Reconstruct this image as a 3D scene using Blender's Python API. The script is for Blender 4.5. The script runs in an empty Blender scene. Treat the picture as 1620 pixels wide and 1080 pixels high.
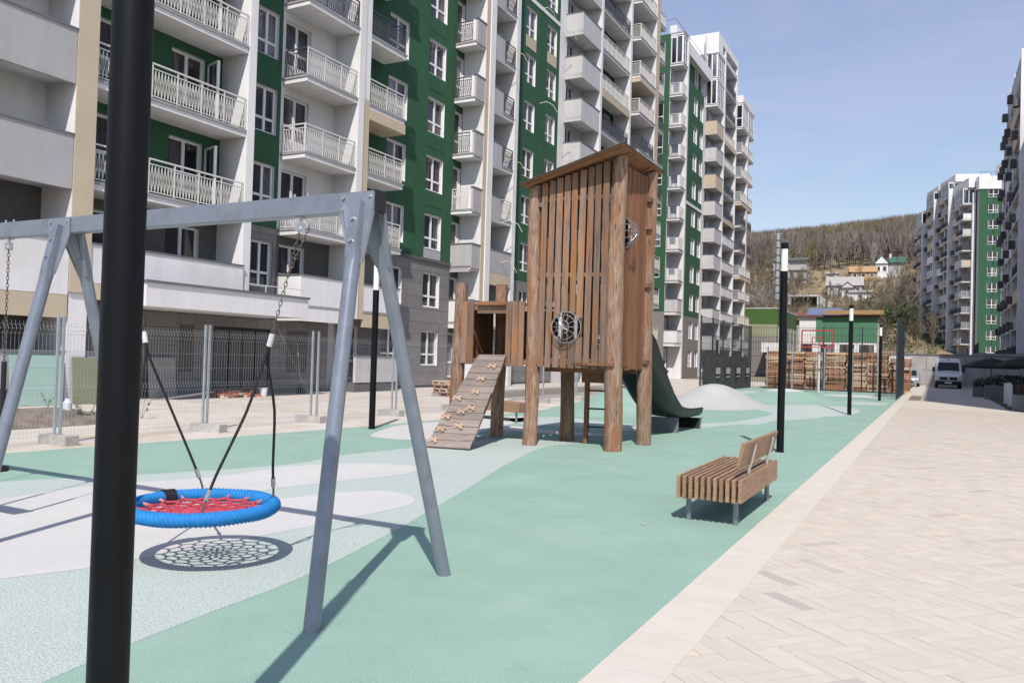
import bpy, bmesh, math, random
from mathutils import Vector, Matrix, noise
random.seed(7)
R = math.radians
sc = bpy.context.scene
COL = sc.collection

# ------------------------------------------------------------------ camera, sky, sun, exposure
cam_d = bpy.data.cameras.new('camera')
cam = bpy.data.objects.new('camera', cam_d)
COL.objects.link(cam)
sc.camera = cam
cam_d.sensor_width = 36.0
cam_d.lens = 36.0 * 1270 / 1620
cam_d.clip_start = 0.05
cam_d.clip_end = 4000
_r = Vector((0.88495, 0.46476, 0.029312))
_u = Vector((-0.017368, -0.029962, 0.9994))
_f = Vector((-0.46536, 0.88493, 0.018443))
cam.matrix_world = Matrix(((_r.x, _u.x, -_f.x, 0), (_r.y, _u.y, -_f.y, 0), (_r.z, _u.z, -_f.z, 1.6), (0, 0, 0, 1)))

SUN = Vector((0.327, -0.72, 1.0)).normalized()
EL = math.asin(SUN.z)
AZ = math.atan2(SUN.x, SUN.y)
world = bpy.data.worlds.new('World')
sc.world = world
world.use_nodes = True
wt = world.node_tree
wt.nodes.clear()
wo = wt.nodes.new('ShaderNodeOutputWorld')
wb = wt.nodes.new('ShaderNodeBackground')
ws = wt.nodes.new('ShaderNodeTexSky')
ws.sky_type = 'NISHITA'
ws.sun_disc = False
ws.sun_elevation = EL
ws.sun_rotation = AZ
ws.altitude = 50
ws.air_density = 1.5
ws.dust_density = 0.5
ws.ozone_density = 6.0
wb.inputs['Strength'].default_value = 0.135
# thin high cirrus over the whole sky
wc = wt.nodes.new('ShaderNodeTexCoord')
wm = wt.nodes.new('ShaderNodeMapping'); wm.inputs['Scale'].default_value = (1.2, 2.2, 6.0)
wn = wt.nodes.new('ShaderNodeTexNoise'); wn.inputs['Scale'].default_value = 2.4; wn.inputs['Detail'].default_value = 7; wn.inputs['Roughness'].default_value = 0.62; wn.inputs['Distortion'].default_value = 0.8
wr = wt.nodes.new('ShaderNodeMapRange')
wr.inputs['From Min'].default_value = 0.32; wr.inputs['From Max'].default_value = 0.72; wr.inputs['To Min'].default_value = 0.16; wr.inputs['To Max'].default_value = 0.30
wx = wt.nodes.new('ShaderNodeMix'); wx.data_type = 'RGBA'
wx.inputs['B'].default_value = (6.9, 5.7, 7.2, 1)
wt.links.new(wc.outputs['Generated'], wm.inputs['Vector']); wt.links.new(wm.outputs[0], wn.inputs['Vector'])
wt.links.new(wn.outputs['Fac'], wr.inputs['Value']); wt.links.new(wr.outputs[0], wx.inputs['Factor'])
wt.links.new(ws.outputs[0], wx.inputs['A'])
wt.links.new(wx.outputs['Result'], wb.inputs['Color'])
wt.links.new(wb.outputs[0], wo.inputs['Surface'])

sun_d = bpy.data.lights.new('sun', 'SUN')
sun_d.energy = 4.6
sun_d.angle = R(0.53)
sun_d.color = (1.0, 0.94, 0.865)
sun = bpy.data.objects.new('sun', sun_d)
COL.objects.link(sun)
sun.rotation_euler = SUN.to_track_quat('Z', 'Y').to_euler()
sun.location = (10, -20, 40)

sc.render.engine = 'CYCLES'
sc.view_settings.view_transform = 'Standard'
sc.view_settings.look = 'None'
sc.view_settings.exposure = 0.0
sc.view_settings.gamma = 1.0
sc.view_settings.use_curve_mapping = False
sc.cycles.max_bounces = 6
sc.cycles.diffuse_bounces = 1
sc.cycles.glossy_bounces = 3
sc.cycles.transparent_max_bounces = 8

# ------------------------------------------------------------------ materials
MATS = {}
def mat(name, col, rough=0.7, var=0.12, scale=3.0, stretch=(1, 1, 1), bump=0.0, bscale=60.0, metal=0.0,
        col2=None, detail=4.0, orand=0.0, spec=0.35, attr=None, wear=None, wscale=1.2, crack=0.0, streak=0.0):
    m = bpy.data.materials.new(name)
    m.use_nodes = True
    nt = m.node_tree
    N, L = nt.nodes, nt.links
    b = N['Principled BSDF']
    b.inputs['Roughness'].default_value = rough
    b.inputs['Metallic'].default_value = metal
    b.inputs['Specular IOR Level'].default_value = spec
    geo = N.new('ShaderNodeNewGeometry')
    mp = N.new('ShaderNodeMapping')
    mp.inputs['Scale'].default_value = stretch
    L.new(geo.outputs['Position'], mp.inputs['Vector'])
    oi = N.new('ShaderNodeObjectInfo')
    ad = N.new('ShaderNodeVectorMath'); ad.operation = 'ADD'
    sc_ = N.new('ShaderNodeVectorMath'); sc_.operation = 'SCALE'
    sc_.inputs[0].default_value = (17.0, 31.0, 7.0)
    L.new(oi.outputs['Random'], sc_.inputs['Scale'])
    L.new(mp.outputs[0], ad.inputs[0])
    if orand > 0:
        L.new(sc_.outputs[0], ad.inputs[1])
    nz = N.new('ShaderNodeTexNoise')
    nz.inputs['Scale'].default_value = scale
    nz.inputs['Detail'].default_value = detail
    nz.inputs['Roughness'].default_value = 0.6
    L.new(ad.outputs[0], nz.inputs['Vector'])
    c = Vector(col)
    if col2 is None:
        ca, cb = c * (1 - var), c * (1 + var)
    else:
        ca, cb = c, Vector(col2)
    rp = N.new('ShaderNodeValToRGB')
    rp.color_ramp.elements[0].position = 0.3
    rp.color_ramp.elements[1].position = 0.7
    rp.color_ramp.elements[0].color = (*[max(0, min(1, v)) for v in ca], 1)
    rp.color_ramp.elements[1].color = (*[max(0, min(1, v)) for v in cb], 1)
    L.new(nz.outputs['Fac'], rp.inputs['Fac'])
    last = rp.outputs['Color']
    if wear is not None:
        n2 = N.new('ShaderNodeTexNoise')
        n2.inputs['Scale'].default_value = wscale
        n2.inputs['Detail'].default_value = 6
        n2.inputs['Roughness'].default_value = 0.65
        L.new(ad.outputs[0], n2.inputs['Vector'])
        r2 = N.new('ShaderNodeValToRGB')
        r2.color_ramp.elements[0].position = 0.5
        r2.color_ramp.elements[1].position = 0.62
        L.new(n2.outputs['Fac'], r2.inputs['Fac'])
        mx = N.new('ShaderNodeMix'); mx.data_type = 'RGBA'
        L.new(r2.outputs['Color'], mx.inputs['Factor'])
        L.new(last, mx.inputs['A'])
        mx.inputs['B'].default_value = (*wear, 1)
        last = mx.outputs['Result']
    if orand > 0:
        mr = N.new('ShaderNodeMapRange')
        mr.inputs['To Min'].default_value = 1 - orand
        mr.inputs['To Max'].default_value = 1 + orand
        L.new(oi.outputs['Random'], mr.inputs['Value'])
        mm = N.new('ShaderNodeVectorMath'); mm.operation = 'SCALE'
        L.new(last, mm.inputs[0])
        L.new(mr.outputs[0], mm.inputs['Scale'])
        last = mm.outputs[0]
    if crack > 0 or streak > 0:
        m4 = N.new('ShaderNodeMapping')
        m4.inputs['Scale'].default_value = tuple(q * 3.2 for q in stretch) if crack > 0 else (2.2, 2.2, 0.16)
        L.new(geo.outputs['Position'], m4.inputs['Vector'])
        n5 = N.new('ShaderNodeTexNoise'); n5.inputs['Scale'].default_value = 1.0; n5.inputs['Detail'].default_value = 5; n5.inputs['Roughness'].default_value = 0.6
        L.new(m4.outputs[0], n5.inputs['Vector'])
        r5 = N.new('ShaderNodeValToRGB')
        if crack > 0:
            r5.color_ramp.elements[0].position = 0.30; r5.color_ramp.elements[1].position = 0.42
        else:
            r5.color_ramp.elements[0].position = 0.25; r5.color_ramp.elements[1].position = 0.62
        d5 = 1 - max(crack, streak)
        r5.color_ramp.elements[0].color = (d5, d5 * 0.98, d5 * 0.96, 1)
        L.new(n5.outputs['Fac'], r5.inputs['Fac'])
        x5 = N.new('ShaderNodeMix'); x5.data_type = 'RGBA'; x5.blend_type = 'MULTIPLY'; x5.inputs['Factor'].default_value = 1
        L.new(last, x5.inputs['A']); L.new(r5.outputs['Color'], x5.inputs['B'])
        last = x5.outputs['Result']
    if attr:
        at = N.new('ShaderNodeAttribute'); at.attribute_name = attr
        m3 = N.new('ShaderNodeMix'); m3.data_type = 'RGBA'; m3.blend_type = 'MULTIPLY'
        m3.inputs['Factor'].default_value = 1
        L.new(last, m3.inputs['A']); L.new(at.outputs['Color'], m3.inputs['B'])
        last = m3.outputs['Result']
    L.new(last, b.inputs['Base Color'])
    if bump > 0:
        n3 = N.new('ShaderNodeTexNoise')
        n3.inputs['Scale'].default_value = bscale
        n3.inputs['Detail'].default_value = 4
        L.new(ad.outputs[0], n3.inputs['Vector'])
        bp = N.new('ShaderNodeBump')
        bp.inputs['Strength'].default_value = bump
        bp.inputs['Distance'].default_value = 0.02
        L.new(n3.outputs['Fac'], bp.inputs['Height'])
        L.new(bp.outputs['Normal'], b.inputs['Normal'])
    MATS[name] = m
    return m

def speckle(name, ca, cb, scale, pos=0.5, wid=0.08, big=0.06, rough=0.9, bump=0.3, stain=None):
    """rubber granulate: two granule colours, slow tone drift, fine relief"""
    m = bpy.data.materials.new(name); m.use_nodes = True
    nt = m.node_tree; N, L = nt.nodes, nt.links
    b = N['Principled BSDF']; b.inputs['Roughness'].default_value = rough
    b.inputs['Specular IOR Level'].default_value = 0.25
    geo = N.new('ShaderNodeNewGeometry')
    vo = N.new('ShaderNodeTexNoise'); vo.inputs['Scale'].default_value = scale
    vo.inputs['Detail'].default_value = 2
    L.new(geo.outputs['Position'], vo.inputs['Vector'])
    rp = N.new('ShaderNodeValToRGB')
    rp.color_ramp.elements[0].position = pos - wid; rp.color_ramp.elements[1].position = pos + wid
    rp.color_ramp.elements[0].color = (*ca, 1); rp.color_ramp.elements[1].color = (*cb, 1)
    L.new(vo.outputs['Fac'], rp.inputs['Fac'])
    n2 = N.new('ShaderNodeTexNoise'); n2.inputs['Scale'].default_value = 0.9; n2.inputs['Detail'].default_value = 6
    n2.inputs['Roughness'].default_value = 0.7
    L.new(geo.outputs['Position'], n2.inputs['Vector'])
    mr = N.new('ShaderNodeMapRange')
    mr.inputs['From Min'].default_value = 0.3; mr.inputs['From Max'].default_value = 0.7
    mr.inputs['To Min'].default_value = 1 - big; mr.inputs['To Max'].default_value = 1 + big
    L.new(n2.outputs['Fac'], mr.inputs['Value'])
    s = N.new('ShaderNodeVectorMath'); s.operation = 'SCALE'
    L.new(rp.outputs['Color'], s.inputs[0]); L.new(mr.outputs[0], s.inputs['Scale'])
    last = s.outputs[0]
    if stain:
        n4 = N.new('ShaderNodeTexNoise'); n4.inputs['Scale'].default_value = 2.3; n4.inputs['Detail'].default_value = 7
        n4.inputs['Roughness'].default_value = 0.75
        L.new(geo.outputs['Position'], n4.inputs['Vector'])
        r4 = N.new('ShaderNodeValToRGB'); r4.color_ramp.elements[0].position = 0.60; r4.color_ramp.elements[1].position = 0.78
        r4.color_ramp.elements[1].color = (0.75, 0.75, 0.75, 1)
        L.new(n4.outputs['Fac'], r4.inputs['Fac'])
        mx = N.new('ShaderNodeMix'); mx.data_type = 'RGBA'
        L.new(r4.outputs['Color'], mx.inputs['Factor']); L.new(last, mx.inputs['A'])
        mx.inputs['B'].default_value = (*stain, 1)
        last = mx.outputs['Result']
        # pale dust film in worn, shapeless patches and short dark scuffs
        n6 = N.new('ShaderNodeTexNoise'); n6.inputs['Scale'].default_value = 0.55; n6.inputs['Detail'].default_value = 9; n6.inputs['Roughness'].default_value = 0.72
        L.new(geo.outputs['Position'], n6.inputs['Vector'])
        r6 = N.new('ShaderNodeValToRGB'); r6.color_ramp.elements[0].position = 0.52; r6.color_ramp.elements[1].position = 0.75
        r6.color_ramp.elements[1].color = (0.5, 0.5, 0.5, 1)
        L.new(n6.outputs['Fac'], r6.inputs['Fac'])
        x6 = N.new('ShaderNodeMix'); x6.data_type = 'RGBA'
        L.new(r6.outputs['Color'], x6.inputs['Factor']); L.new(last, x6.inputs['A']); x6.inputs['B'].default_value = (0.36, 0.45, 0.40, 1)
        m7 = N.new('ShaderNodeMapping'); m7.inputs['Scale'].default_value = (2.2, 7.0, 1.0); m7.inputs['Rotation'].default_value = (0, 0, 0.5)
        L.new(geo.outputs['Position'], m7.inputs['Vector'])
        n7 = N.new('ShaderNodeTexNoise'); n7.inputs['Scale'].default_value = 1.3; n7.inputs['Detail'].default_value = 3
        L.new(m7.outputs[0], n7.inputs['Vector'])
        r7 = N.new('ShaderNodeValToRGB'); r7.color_ramp.elements[0].position = 0.70; r7.color_ramp.elements[1].position = 0.80
        r7.color_ramp.elements[1].color = (0.55, 0.55, 0.55, 1)
        L.new(n7.outputs['Fac'], r7.inputs['Fac'])
        x7 = N.new('ShaderNodeMix'); x7.data_type = 'RGBA'
        L.new(r7.outputs['Color'], x7.inputs['Factor']); L.new(x6.outputs['Result'], x7.inputs['A']); x7.inputs['B'].default_value = (0.13, 0.24, 0.19, 1)
        last = x7.outputs['Result']
    L.new(last, b.inputs['Base Color'])
    bp = N.new('ShaderNodeBump'); bp.inputs['Strength'].default_value = bump; bp.inputs['Distance'].default_value = 0.004
    L.new(vo.outputs['Fac'], bp.inputs['Height']); L.new(bp.outputs['Normal'], b.inputs['Normal'])
    MATS[name] = m
    return m

speckle('rubber_green', (0.218, 0.342, 0.278), (0.30, 0.442, 0.368), 120, big=0.085, stain=(0.17, 0.32, 0.25))
speckle('rubber_mint', (0.31, 0.375, 0.345), (0.495, 0.55, 0.525), 75, pos=0.48, wid=0.11, big=0.04)
speckle('rubber_white', (0.50, 0.49, 0.48), (0.585, 0.575, 0.56), 120, big=0.06)
speckle('rubber_grey', (0.40, 0.395, 0.39), (0.50, 0.49, 0.485), 90, big=0.07)
mat('paver', (0.55, 0.495, 0.428), 0.85, 0.06, 5, bump=0.12, bscale=90, orand=0.0, attr='tone')
mat('paver_single', (0.55, 0.495, 0.428), 0.85, 0.05, 5, bump=0.12, bscale=90, orand=0.028)
mat('paver_dark', (0.455, 0.405, 0.365), 0.85, 0.06, 6, bump=0.12, bscale=90, orand=0.06)
mat('paver_border', (0.585, 0.535, 0.47), 0.85, 0.04, 4, bump=0.1, bscale=90, attr='tone')
mat('joint', (0.50, 0.45, 0.40), 0.95, 0.1, 8)
mat('far_paving', (0.54, 0.485, 0.42), 0.9, 0.08, 1.5, bump=0.1)
mat('side_paving', (0.56, 0.51, 0.46), 0.9, 0.09, 1.1, bump=0.15, bscale=40, wear=(0.50, 0.43, 0.34), wscale=0.7)
mat('soil', (0.20, 0.165, 0.135), 0.95, 0.35, 4, bump=0.8, bscale=25)
mat('ground_far', (0.26, 0.22, 0.16), 0.95, 0.25, 0.3, bump=0.2, bscale=3)
mat('asphalt', (0.16, 0.155, 0.15), 0.95, 0.2, 2, bump=0.2)
mat('kerb', (0.50, 0.48, 0.45), 0.9, 0.1, 3, bump=0.2)
mat('white_wall', (0.80, 0.79, 0.80), 0.85, 0.035, 0.8, bump=0.06, bscale=70, wear=(0.74, 0.72, 0.705), wscale=0.35, streak=0.10)
mat('grey_wall', (0.44, 0.435, 0.445), 0.85, 0.05, 0.9, bump=0.06, bscale=70, streak=0.10)
mat('lightgrey_wall', (0.57, 0.56, 0.56), 0.85, 0.05, 0.9, bump=0.06, bscale=70, streak=0.10)
mat('beige_wall', (0.56, 0.465, 0.345), 0.85, 0.05, 0.9, bump=0.06, bscale=70)
mat('green_wall', (0.034, 0.108, 0.056), 0.8, 0.07, 0.7, bump=0.06, bscale=70, streak=0.14)
mat('stone_panel', (0.215, 0.205, 0.205), 0.75, 0.10, 2.5, bump=0.08, orand=0.07)
mat('stone_back', (0.12, 0.115, 0.115), 0.9, 0.1)
mat('coping', (0.20, 0.20, 0.215), 0.45, 0.08, 2, metal=0.3)
mat('slab_edge', (0.33, 0.32, 0.335), 0.8, 0.1, 2)
mat('frame_white', (0.82, 0.82, 0.83), 0.4, 0.02)
mat('rail_white', (0.66, 0.64, 0.60), 0.5, 0.04)
mat('rail_dark', (0.065, 0.068, 0.085), 0.5, 0.1)
mat('ac_grey', (0.10, 0.095, 0.10), 0.6, 0.2, 3, orand=0.4)
mat('glass', (0.012, 0.013, 0.017), 0.05, 0.0, 1.7, (1, 1, 0.12), spec=0.55, orand=0.55, col2=(0.05, 0.048, 0.055), wear=(0.20, 0.19, 0.20), wscale=1.1)
mat('galvanised', (0.235, 0.258, 0.305), 0.34, 0.05, 9, metal=0.35, wear=(0.205, 0.222, 0.262), wscale=6, bump=0.04, bscale=160)
mat('bracket', (0.26, 0.285, 0.33), 0.42, 0.08, 8, metal=0.35)
mat('steel', (0.55, 0.55, 0.56), 0.28, 0.1, 20, metal=0.9)
mat('chain_steel', (0.17, 0.15, 0.135), 0.5, 0.4, 60, metal=0.6)
mat('black_paint', (0.0045, 0.005, 0.0065), 0.5, 0.15, 4, bump=0.03, bscale=120, spec=0.2)
mat('black_plastic', (0.016, 0.016, 0.018), 0.5, 0.2)
mat('black_rope', (0.018, 0.018, 0.02), 0.8, 0.3, 50, bump=0.3, bscale=300)
mat('lamp_white', (0.80, 0.80, 0.80), 0.35, 0.02)
mat('rope_blue', (0.016, 0.19, 0.50), 0.75, 0.12, 20, bump=0.15, bscale=250)
mat('rope_red', (0.50, 0.06, 0.09), 0.7, 0.25, 60, bump=0.3, bscale=300)
mat('log_wood', (0.185, 0.102, 0.066), 0.85, 0.0, 4.0, (7, 7, 1.0), bump=1.0, bscale=5, col2=(0.41, 0.29, 0.215), orand=0.12, detail=12, wear=(0.28, 0.125, 0.06), wscale=1.3, crack=0.72)
mat('slat_wood', (0.15, 0.088, 0.062), 0.8, 0.0, 3.0, (9, 9, 0.6), bump=0.4, bscale=8, col2=(0.28, 0.195, 0.15), orand=0.32, detail=9, wear=(0.31, 0.13, 0.045), wscale=1.5, crack=0.5)
mat('side_wood', (0.15, 0.065, 0.034), 0.75, 0.0, 3.0, (9, 9, 0.5), bump=0.3, bscale=8, col2=(0.25, 0.12, 0.065), orand=0.3, detail=8, crack=0.4)
mat('roof_wood', (0.21, 0.092, 0.042), 0.8, 0.0, 4, (1, 8, 4), bump=0.2, col2=(0.34, 0.165, 0.08), detail=8)
mat('roof_felt', (0.07, 0.065, 0.06), 0.9, 0.3, 9, bump=0.4)
mat('ramp_wood', (0.205, 0.165, 0.145), 0.85, 0.0, 3.0, (0.8, 9, 9), bump=0.35, bscale=9, col2=(0.31, 0.25, 0.22), orand=0.16, detail=8, crack=0.5)
mat('bench_wood', (0.235, 0.138, 0.08), 0.6, 0.0, 4.0, (10, 0.8, 10), bump=0.25, bscale=9, col2=(0.37, 0.24, 0.155), orand=0.17, detail=8, crack=0.35)
mat('hold', (0.47, 0.335, 0.25), 0.8, 0.15, 14, bump=0.5, bscale=30, orand=0.1)
mat('slide_green', (0.018, 0.025, 0.021), 0.42, 0.15, 2.2, bump=0.02, spec=0.25)
mat('mesh_wire', (0.42, 0.43, 0.45), 0.45, 0.1, 5, metal=0.4)
mat('fence_post', (0.40, 0.44, 0.47), 0.45, 0.1, 5, metal=0.4)
mat('concrete', (0.43, 0.41, 0.385), 0.9, 0.15, 9, bump=0.35, bscale=40, orand=0.1)
mat('court_fence', (0.030, 0.042, 0.050), 0.55, 0.2, 3)
mat('tarp', (0.055, 0.055, 0.060), 0.6, 0.25, 3, bump=0.3, bscale=9)
mat('print_pale', (0.42, 0.42, 0.43), 0.7, 0.2, 12)
mat('pallet_wood', (0.29, 0.14, 0.08), 0.85, 0.0, 5, (2, 2, 9), bump=0.2, col2=(0.46, 0.27, 0.17), orand=0.35)
mat('plank_pale', (0.62, 0.46, 0.32), 0.8, 0.15, 5, orand=0.15)
mat('board_mint', (0.36, 0.52, 0.46), 0.8, 0.04, 2)
mat('board_olive', (0.235, 0.25, 0.165), 0.85, 0.06, 2)
mat('board_grey', (0.36, 0.34, 0.33), 0.85, 0.06, 2)
mat('brick_red', (0.42, 0.14, 0.10), 0.85, 0.2, 6, orand=0.25)
mat('red_paint', (0.40, 0.05, 0.045), 0.5, 0.1)
mat('clear_plastic', (0.55, 0.62, 0.66), 0.2, 0.1)
mat('van_white', (0.74, 0.74, 0.76), 0.25, 0.02, spec=0.6)
mat('car_silver', (0.42, 0.44, 0.46), 0.28, 0.03, metal=0.5)
mat('car_glass', (0.012, 0.014, 0.018), 0.12, 0.2, spec=0.3)
mat('tyre', (0.015, 0.015, 0.016), 0.85, 0.2)
mat('lampglass', (0.6, 0.62, 0.64), 0.15, 0.1)
mat('emerald', (0.085, 0.22, 0.125), 0.6, 0.08, 0.8)
mat('apple_green', (0.065, 0.135, 0.03), 0.6, 0.08, 0.8)
mat('olive_panel', (0.30, 0.315, 0.19), 0.7, 0.06, 0.8)
mat('brick_grey', (0.25, 0.225, 0.215), 0.85, 0.12, 5, (1, 1, 4))
mat('roof_brown', (0.16, 0.075, 0.06), 0.8, 0.15, 2)
mat('roof_grey', (0.36, 0.345, 0.33), 0.8, 0.15, 1, (4, 1, 1))
mat('roof_green', (0.05, 0.13, 0.10), 0.6, 0.1)
mat('roof_blue', (0.13, 0.16, 0.26), 0.6, 0.1)
mat('house_orange', (0.40, 0.25, 0.125), 0.85, 0.15)
mat('house_grey', (0.42, 0.40, 0.39), 0.85, 0.15, 1)
mat('hill_soil', (0.34, 0.25, 0.155), 0.95, 0.0, 0.045, col2=(0.14, 0.125, 0.075), detail=8, bump=0.5, bscale=0.5)
mat('bark', (0.17, 0.145, 0.125), 0.9, 0.3, 1.5, orand=0.2)
mat('twig', (1, 1, 1), 0.95, 0.12, 0.05, attr='tone')
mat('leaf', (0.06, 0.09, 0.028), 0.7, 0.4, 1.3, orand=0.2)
mat('leaf_fresh', (0.10, 0.17, 0.03), 0.6, 0.35, 9)
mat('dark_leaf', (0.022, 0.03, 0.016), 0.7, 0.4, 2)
mat('planter_grey', (0.16, 0.165, 0.18), 0.7, 0.1, 3)
mat('umbrella_cloth', (0.022, 0.021, 0.022), 0.8, 0.2)
mat('brown_plank', (0.20, 0.12, 0.085), 0.8, 0.2, 3)
mat('grass', (0.055, 0.075, 0.025), 0.9, 0.3, 2, bump=0.4)

# ------------------------------------------------------------------ mesh helpers
class MB:
    def __init__(s):
        s.v, s.f, s.mi, s.tone = [], [], [], []
        s.m = 0
        s.t = None
    def add(s, vs, fs):
        o = len(s.v)
        s.v += [tuple(p) for p in vs]
        for f in fs:
            s.f.append([i + o for i in f]); s.mi.append(s.m); s.tone.append(s.t)
    def bx(s, x0, x1, y0, y1, z0, z1):
        s.add([(x0, y0, z0), (x1, y0, z0), (x1, y1, z0), (x0, y1, z0), (x0, y0, z1), (x1, y0, z1), (x1, y1, z1), (x0, y1, z1)],
              [(0, 3, 2, 1), (4, 5, 6, 7), (0, 1, 5, 4), (1, 2, 6, 5), (2, 3, 7, 6), (3, 0, 4, 7)])
        return s
    def obx(s, c, sz, M):
        h = [d / 2 for d in sz]
        c = Vector(c)
        vs = [c + M @ Vector((sx * h[0], sy * h[1], sz_ * h[2])) for sz_ in (-1, 1) for sx, sy in ((-1, -1), (1, -1), (1, 1), (-1, 1))]
        s.add(vs, [(0, 3, 2, 1), (4, 5, 6, 7), (0, 1, 5, 4), (1, 2, 6, 5), (2, 3, 7, 6), (3, 0, 4, 7)])
        return s
    def cyl(s, p0, p1, r0, r1=None, n=8, caps=True):
        p0, p1 = Vector(p0), Vector(p1)
        r1 = r0 if r1 is None else r1
        d = (p1 - p0).normalized()
        a = d.orthogonal().normalized(); b = d.cross(a)
        vs = [p0 + (a * math.cos(2 * math.pi * i / n) + b * math.sin(2 * math.pi * i / n)) * r0 for i in range(n)]
        vs += [p1 + (a * math.cos(2 * math.pi * i / n) + b * math.sin(2 * math.pi * i / n)) * r1 for i in range(n)]
        fs = [(i, (i + 1) % n, n + (i + 1) % n, n + i) for i in range(n)]
        if caps:
            fs += [tuple(range(n - 1, -1, -1)), tuple(range(n, 2 * n))]
        s.add(vs, fs)
        return s
    def bar(s, p0, p1, w):
        return s.cyl(p0, p1, w, w, 4, False)
    def tube(s, pts, r, n=6, closed=False):
        pts = [Vector(p) for p in pts]
        k = len(pts)
        rs = r if isinstance(r, (list, tuple)) else [r] * k
        up = None; rings = []
        for i in range(k):
            if closed: d = pts[(i + 1) % k] - pts[i - 1]
            else: d = pts[min(i + 1, k - 1)] - pts[max(i - 1, 0)]
            d.normalize()
            if up is None: up = d.orthogonal().normalized()
            up = (up - d * up.dot(d)).normalized()
            b = d.cross(up)
            rings.append([pts[i] + (up * math.cos(2 * math.pi * j / n) + b * math.sin(2 * math.pi * j / n)) * rs[i] for j in range(n)])
        vs = [p for rg in rings for p in rg]
        fs = []
        for i in range(k if closed else k - 1):
            a, c = i * n, ((i + 1) % k) * n
            fs += [(a + j, a + (j + 1) % n, c + (j + 1) % n, c + j) for j in range(n)]
        if not closed:
            fs += [tuple(range(n - 1, -1, -1)), tuple((k - 1) * n + j for j in range(n))]
        s.add(vs, fs)
        return s
    def prism(s, pts, d):
        d = Vector(d); n = len(pts)
        vs = [Vector(p) for p in pts] + [Vector(p) + d for p in pts]
        s.add(vs, [tuple(range(n - 1, -1, -1)), tuple(range(n, 2 * n))] + [(i, (i + 1) % n, n + (i + 1) % n, n + i) for i in range(n)])
        return s
    def ell(s, c, r, n=10, k=6, jit=0.0):
        vs, fs = [], []
        for i in range(k + 1):
            th = math.pi * i / k
            for j in range(n):
                q = 1 + random.uniform(-jit, jit)
                ph = 2 * math.pi * j / n
                vs.append((c[0] + r[0] * q * math.sin(th) * math.cos(ph), c[1] + r[1] * q * math.sin(th) * math.sin(ph), c[2] + r[2] * q * math.cos(th)))
        for i in range(k):
            for j in range(n):
                fs.append((i * n + j, (i + 1) * n + j, (i + 1) * n + (j + 1) % n, i * n + (j + 1) % n))
        s.add(vs, fs)
        return s
    def mesh(s, name, mats, smooth=False):
        me = bpy.data.meshes.new(name)
        me.from_pydata(s.v, [], s.f)
        for m in (mats if isinstance(mats, (list, tuple)) else [mats]):
            me.materials.append(MATS[m])
        if any(s.mi):
            me.polygons.foreach_set('material_index', s.mi)
        if smooth:
            me.polygons.foreach_set('use_smooth', [True] * len(me.polygons))
        if any(t is not None for t in s.tone):
            at = me.color_attributes.new('tone', 'FLOAT_COLOR', 'CORNER')
            dat = []
            for p in me.polygons:
                t = s.tone[p.index] or (1, 1, 1)
                dat += [*t, 1.0] * p.loop_total
            at.data.foreach_set('color', dat)
        me.update()
        return me

POS = {}
def link(name, me, parent=None, loc=(0, 0, 0)):
    """loc and mesh are in the frame of the thing's root; children subtract their parent's own place"""
    o = bpy.data.objects.new(name, me)
    COL.objects.link(o)
    loc = Vector(loc)
    if parent is not None:
        o.parent = parent
        o.location = loc - POS.get(parent.name, Vector((0, 0, 0)))
        POS[o.name] = loc
    else:
        o.location = loc
    return o
def part(name, mb, m, parent, smooth=False, loc=(0, 0, 0), bevel=0.0, label=None, kind=None):
    me = mb.mesh(name, m, smooth) if isinstance(mb, MB) else mb
    o = link(name, me, parent, loc)
    if bevel:
        md = o.modifiers.new('bevel', 'BEVEL'); md.width = bevel; md.segments = 2; md.limit_method = 'ANGLE'
    if smooth and isinstance(mb, MB):
        md = o.modifiers.new('split', 'EDGE_SPLIT'); md.split_angle = R(40)
    if label: o['label'] = label
    if kind: o['kind'] = kind
    return o
def thing(name, label, cat, loc=(0, 0, 0), rz=0.0, group=None):
    o = bpy.data.objects.new(name, None)
    COL.objects.link(o)
    o.empty_display_size = 0.2
    o.location = loc; o.rotation_euler = (0, 0, rz)
    o['label'] = label; o['category'] = cat
    if group: o['group'] = group
    return o
def tag(o, label, cat, group=None):
    o['label'] = label; o['category'] = cat
    if group: o['group'] = group
    return o
def struct(name, mb, m, smooth=False, loc=(0, 0, 0), kind='structure', label=None):
    o = link(name, mb.mesh(name, m, smooth) if isinstance(mb, MB) else mb, None, loc)
    o['kind'] = kind
    if label: o['label'] = label
    return o
def copy_tree(o, loc, rz=None, label=None, group=None):
    c = o.copy(); COL.objects.link(c)
    c.location = loc
    if rz is not None: c.rotation_euler = (0, 0, rz)
    if label: c['label'] = label
    if group: c['group'] = group
    for ch in o.children:
        d = ch.copy(); COL.objects.link(d); d.parent = c
        for g_ in ch.children:
            e = g_.copy(); COL.objects.link(e); e.parent = d
    return c
CACHE = {}
def boxmesh(name, dx, dy, dz, m):
    k = (round(dx, 3), round(dy, 3), round(dz, 3), m)
    if k not in CACHE:
        CACHE[k] = MB().bx(-dx / 2, dx / 2, -dy / 2, dy / 2, -dz / 2, dz / 2).mesh(name, m)
    return CACHE[k]
def pbox(name, parent, x0, x1, y0, y1, z0, z1, m, label=None):
    return part(name, boxmesh(name, x1 - x0, y1 - y0, z1 - z0, m), m, parent, loc=((x0 + x1) / 2, (y0 + y1) / 2, (z0 + z1) / 2), label=label)
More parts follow.
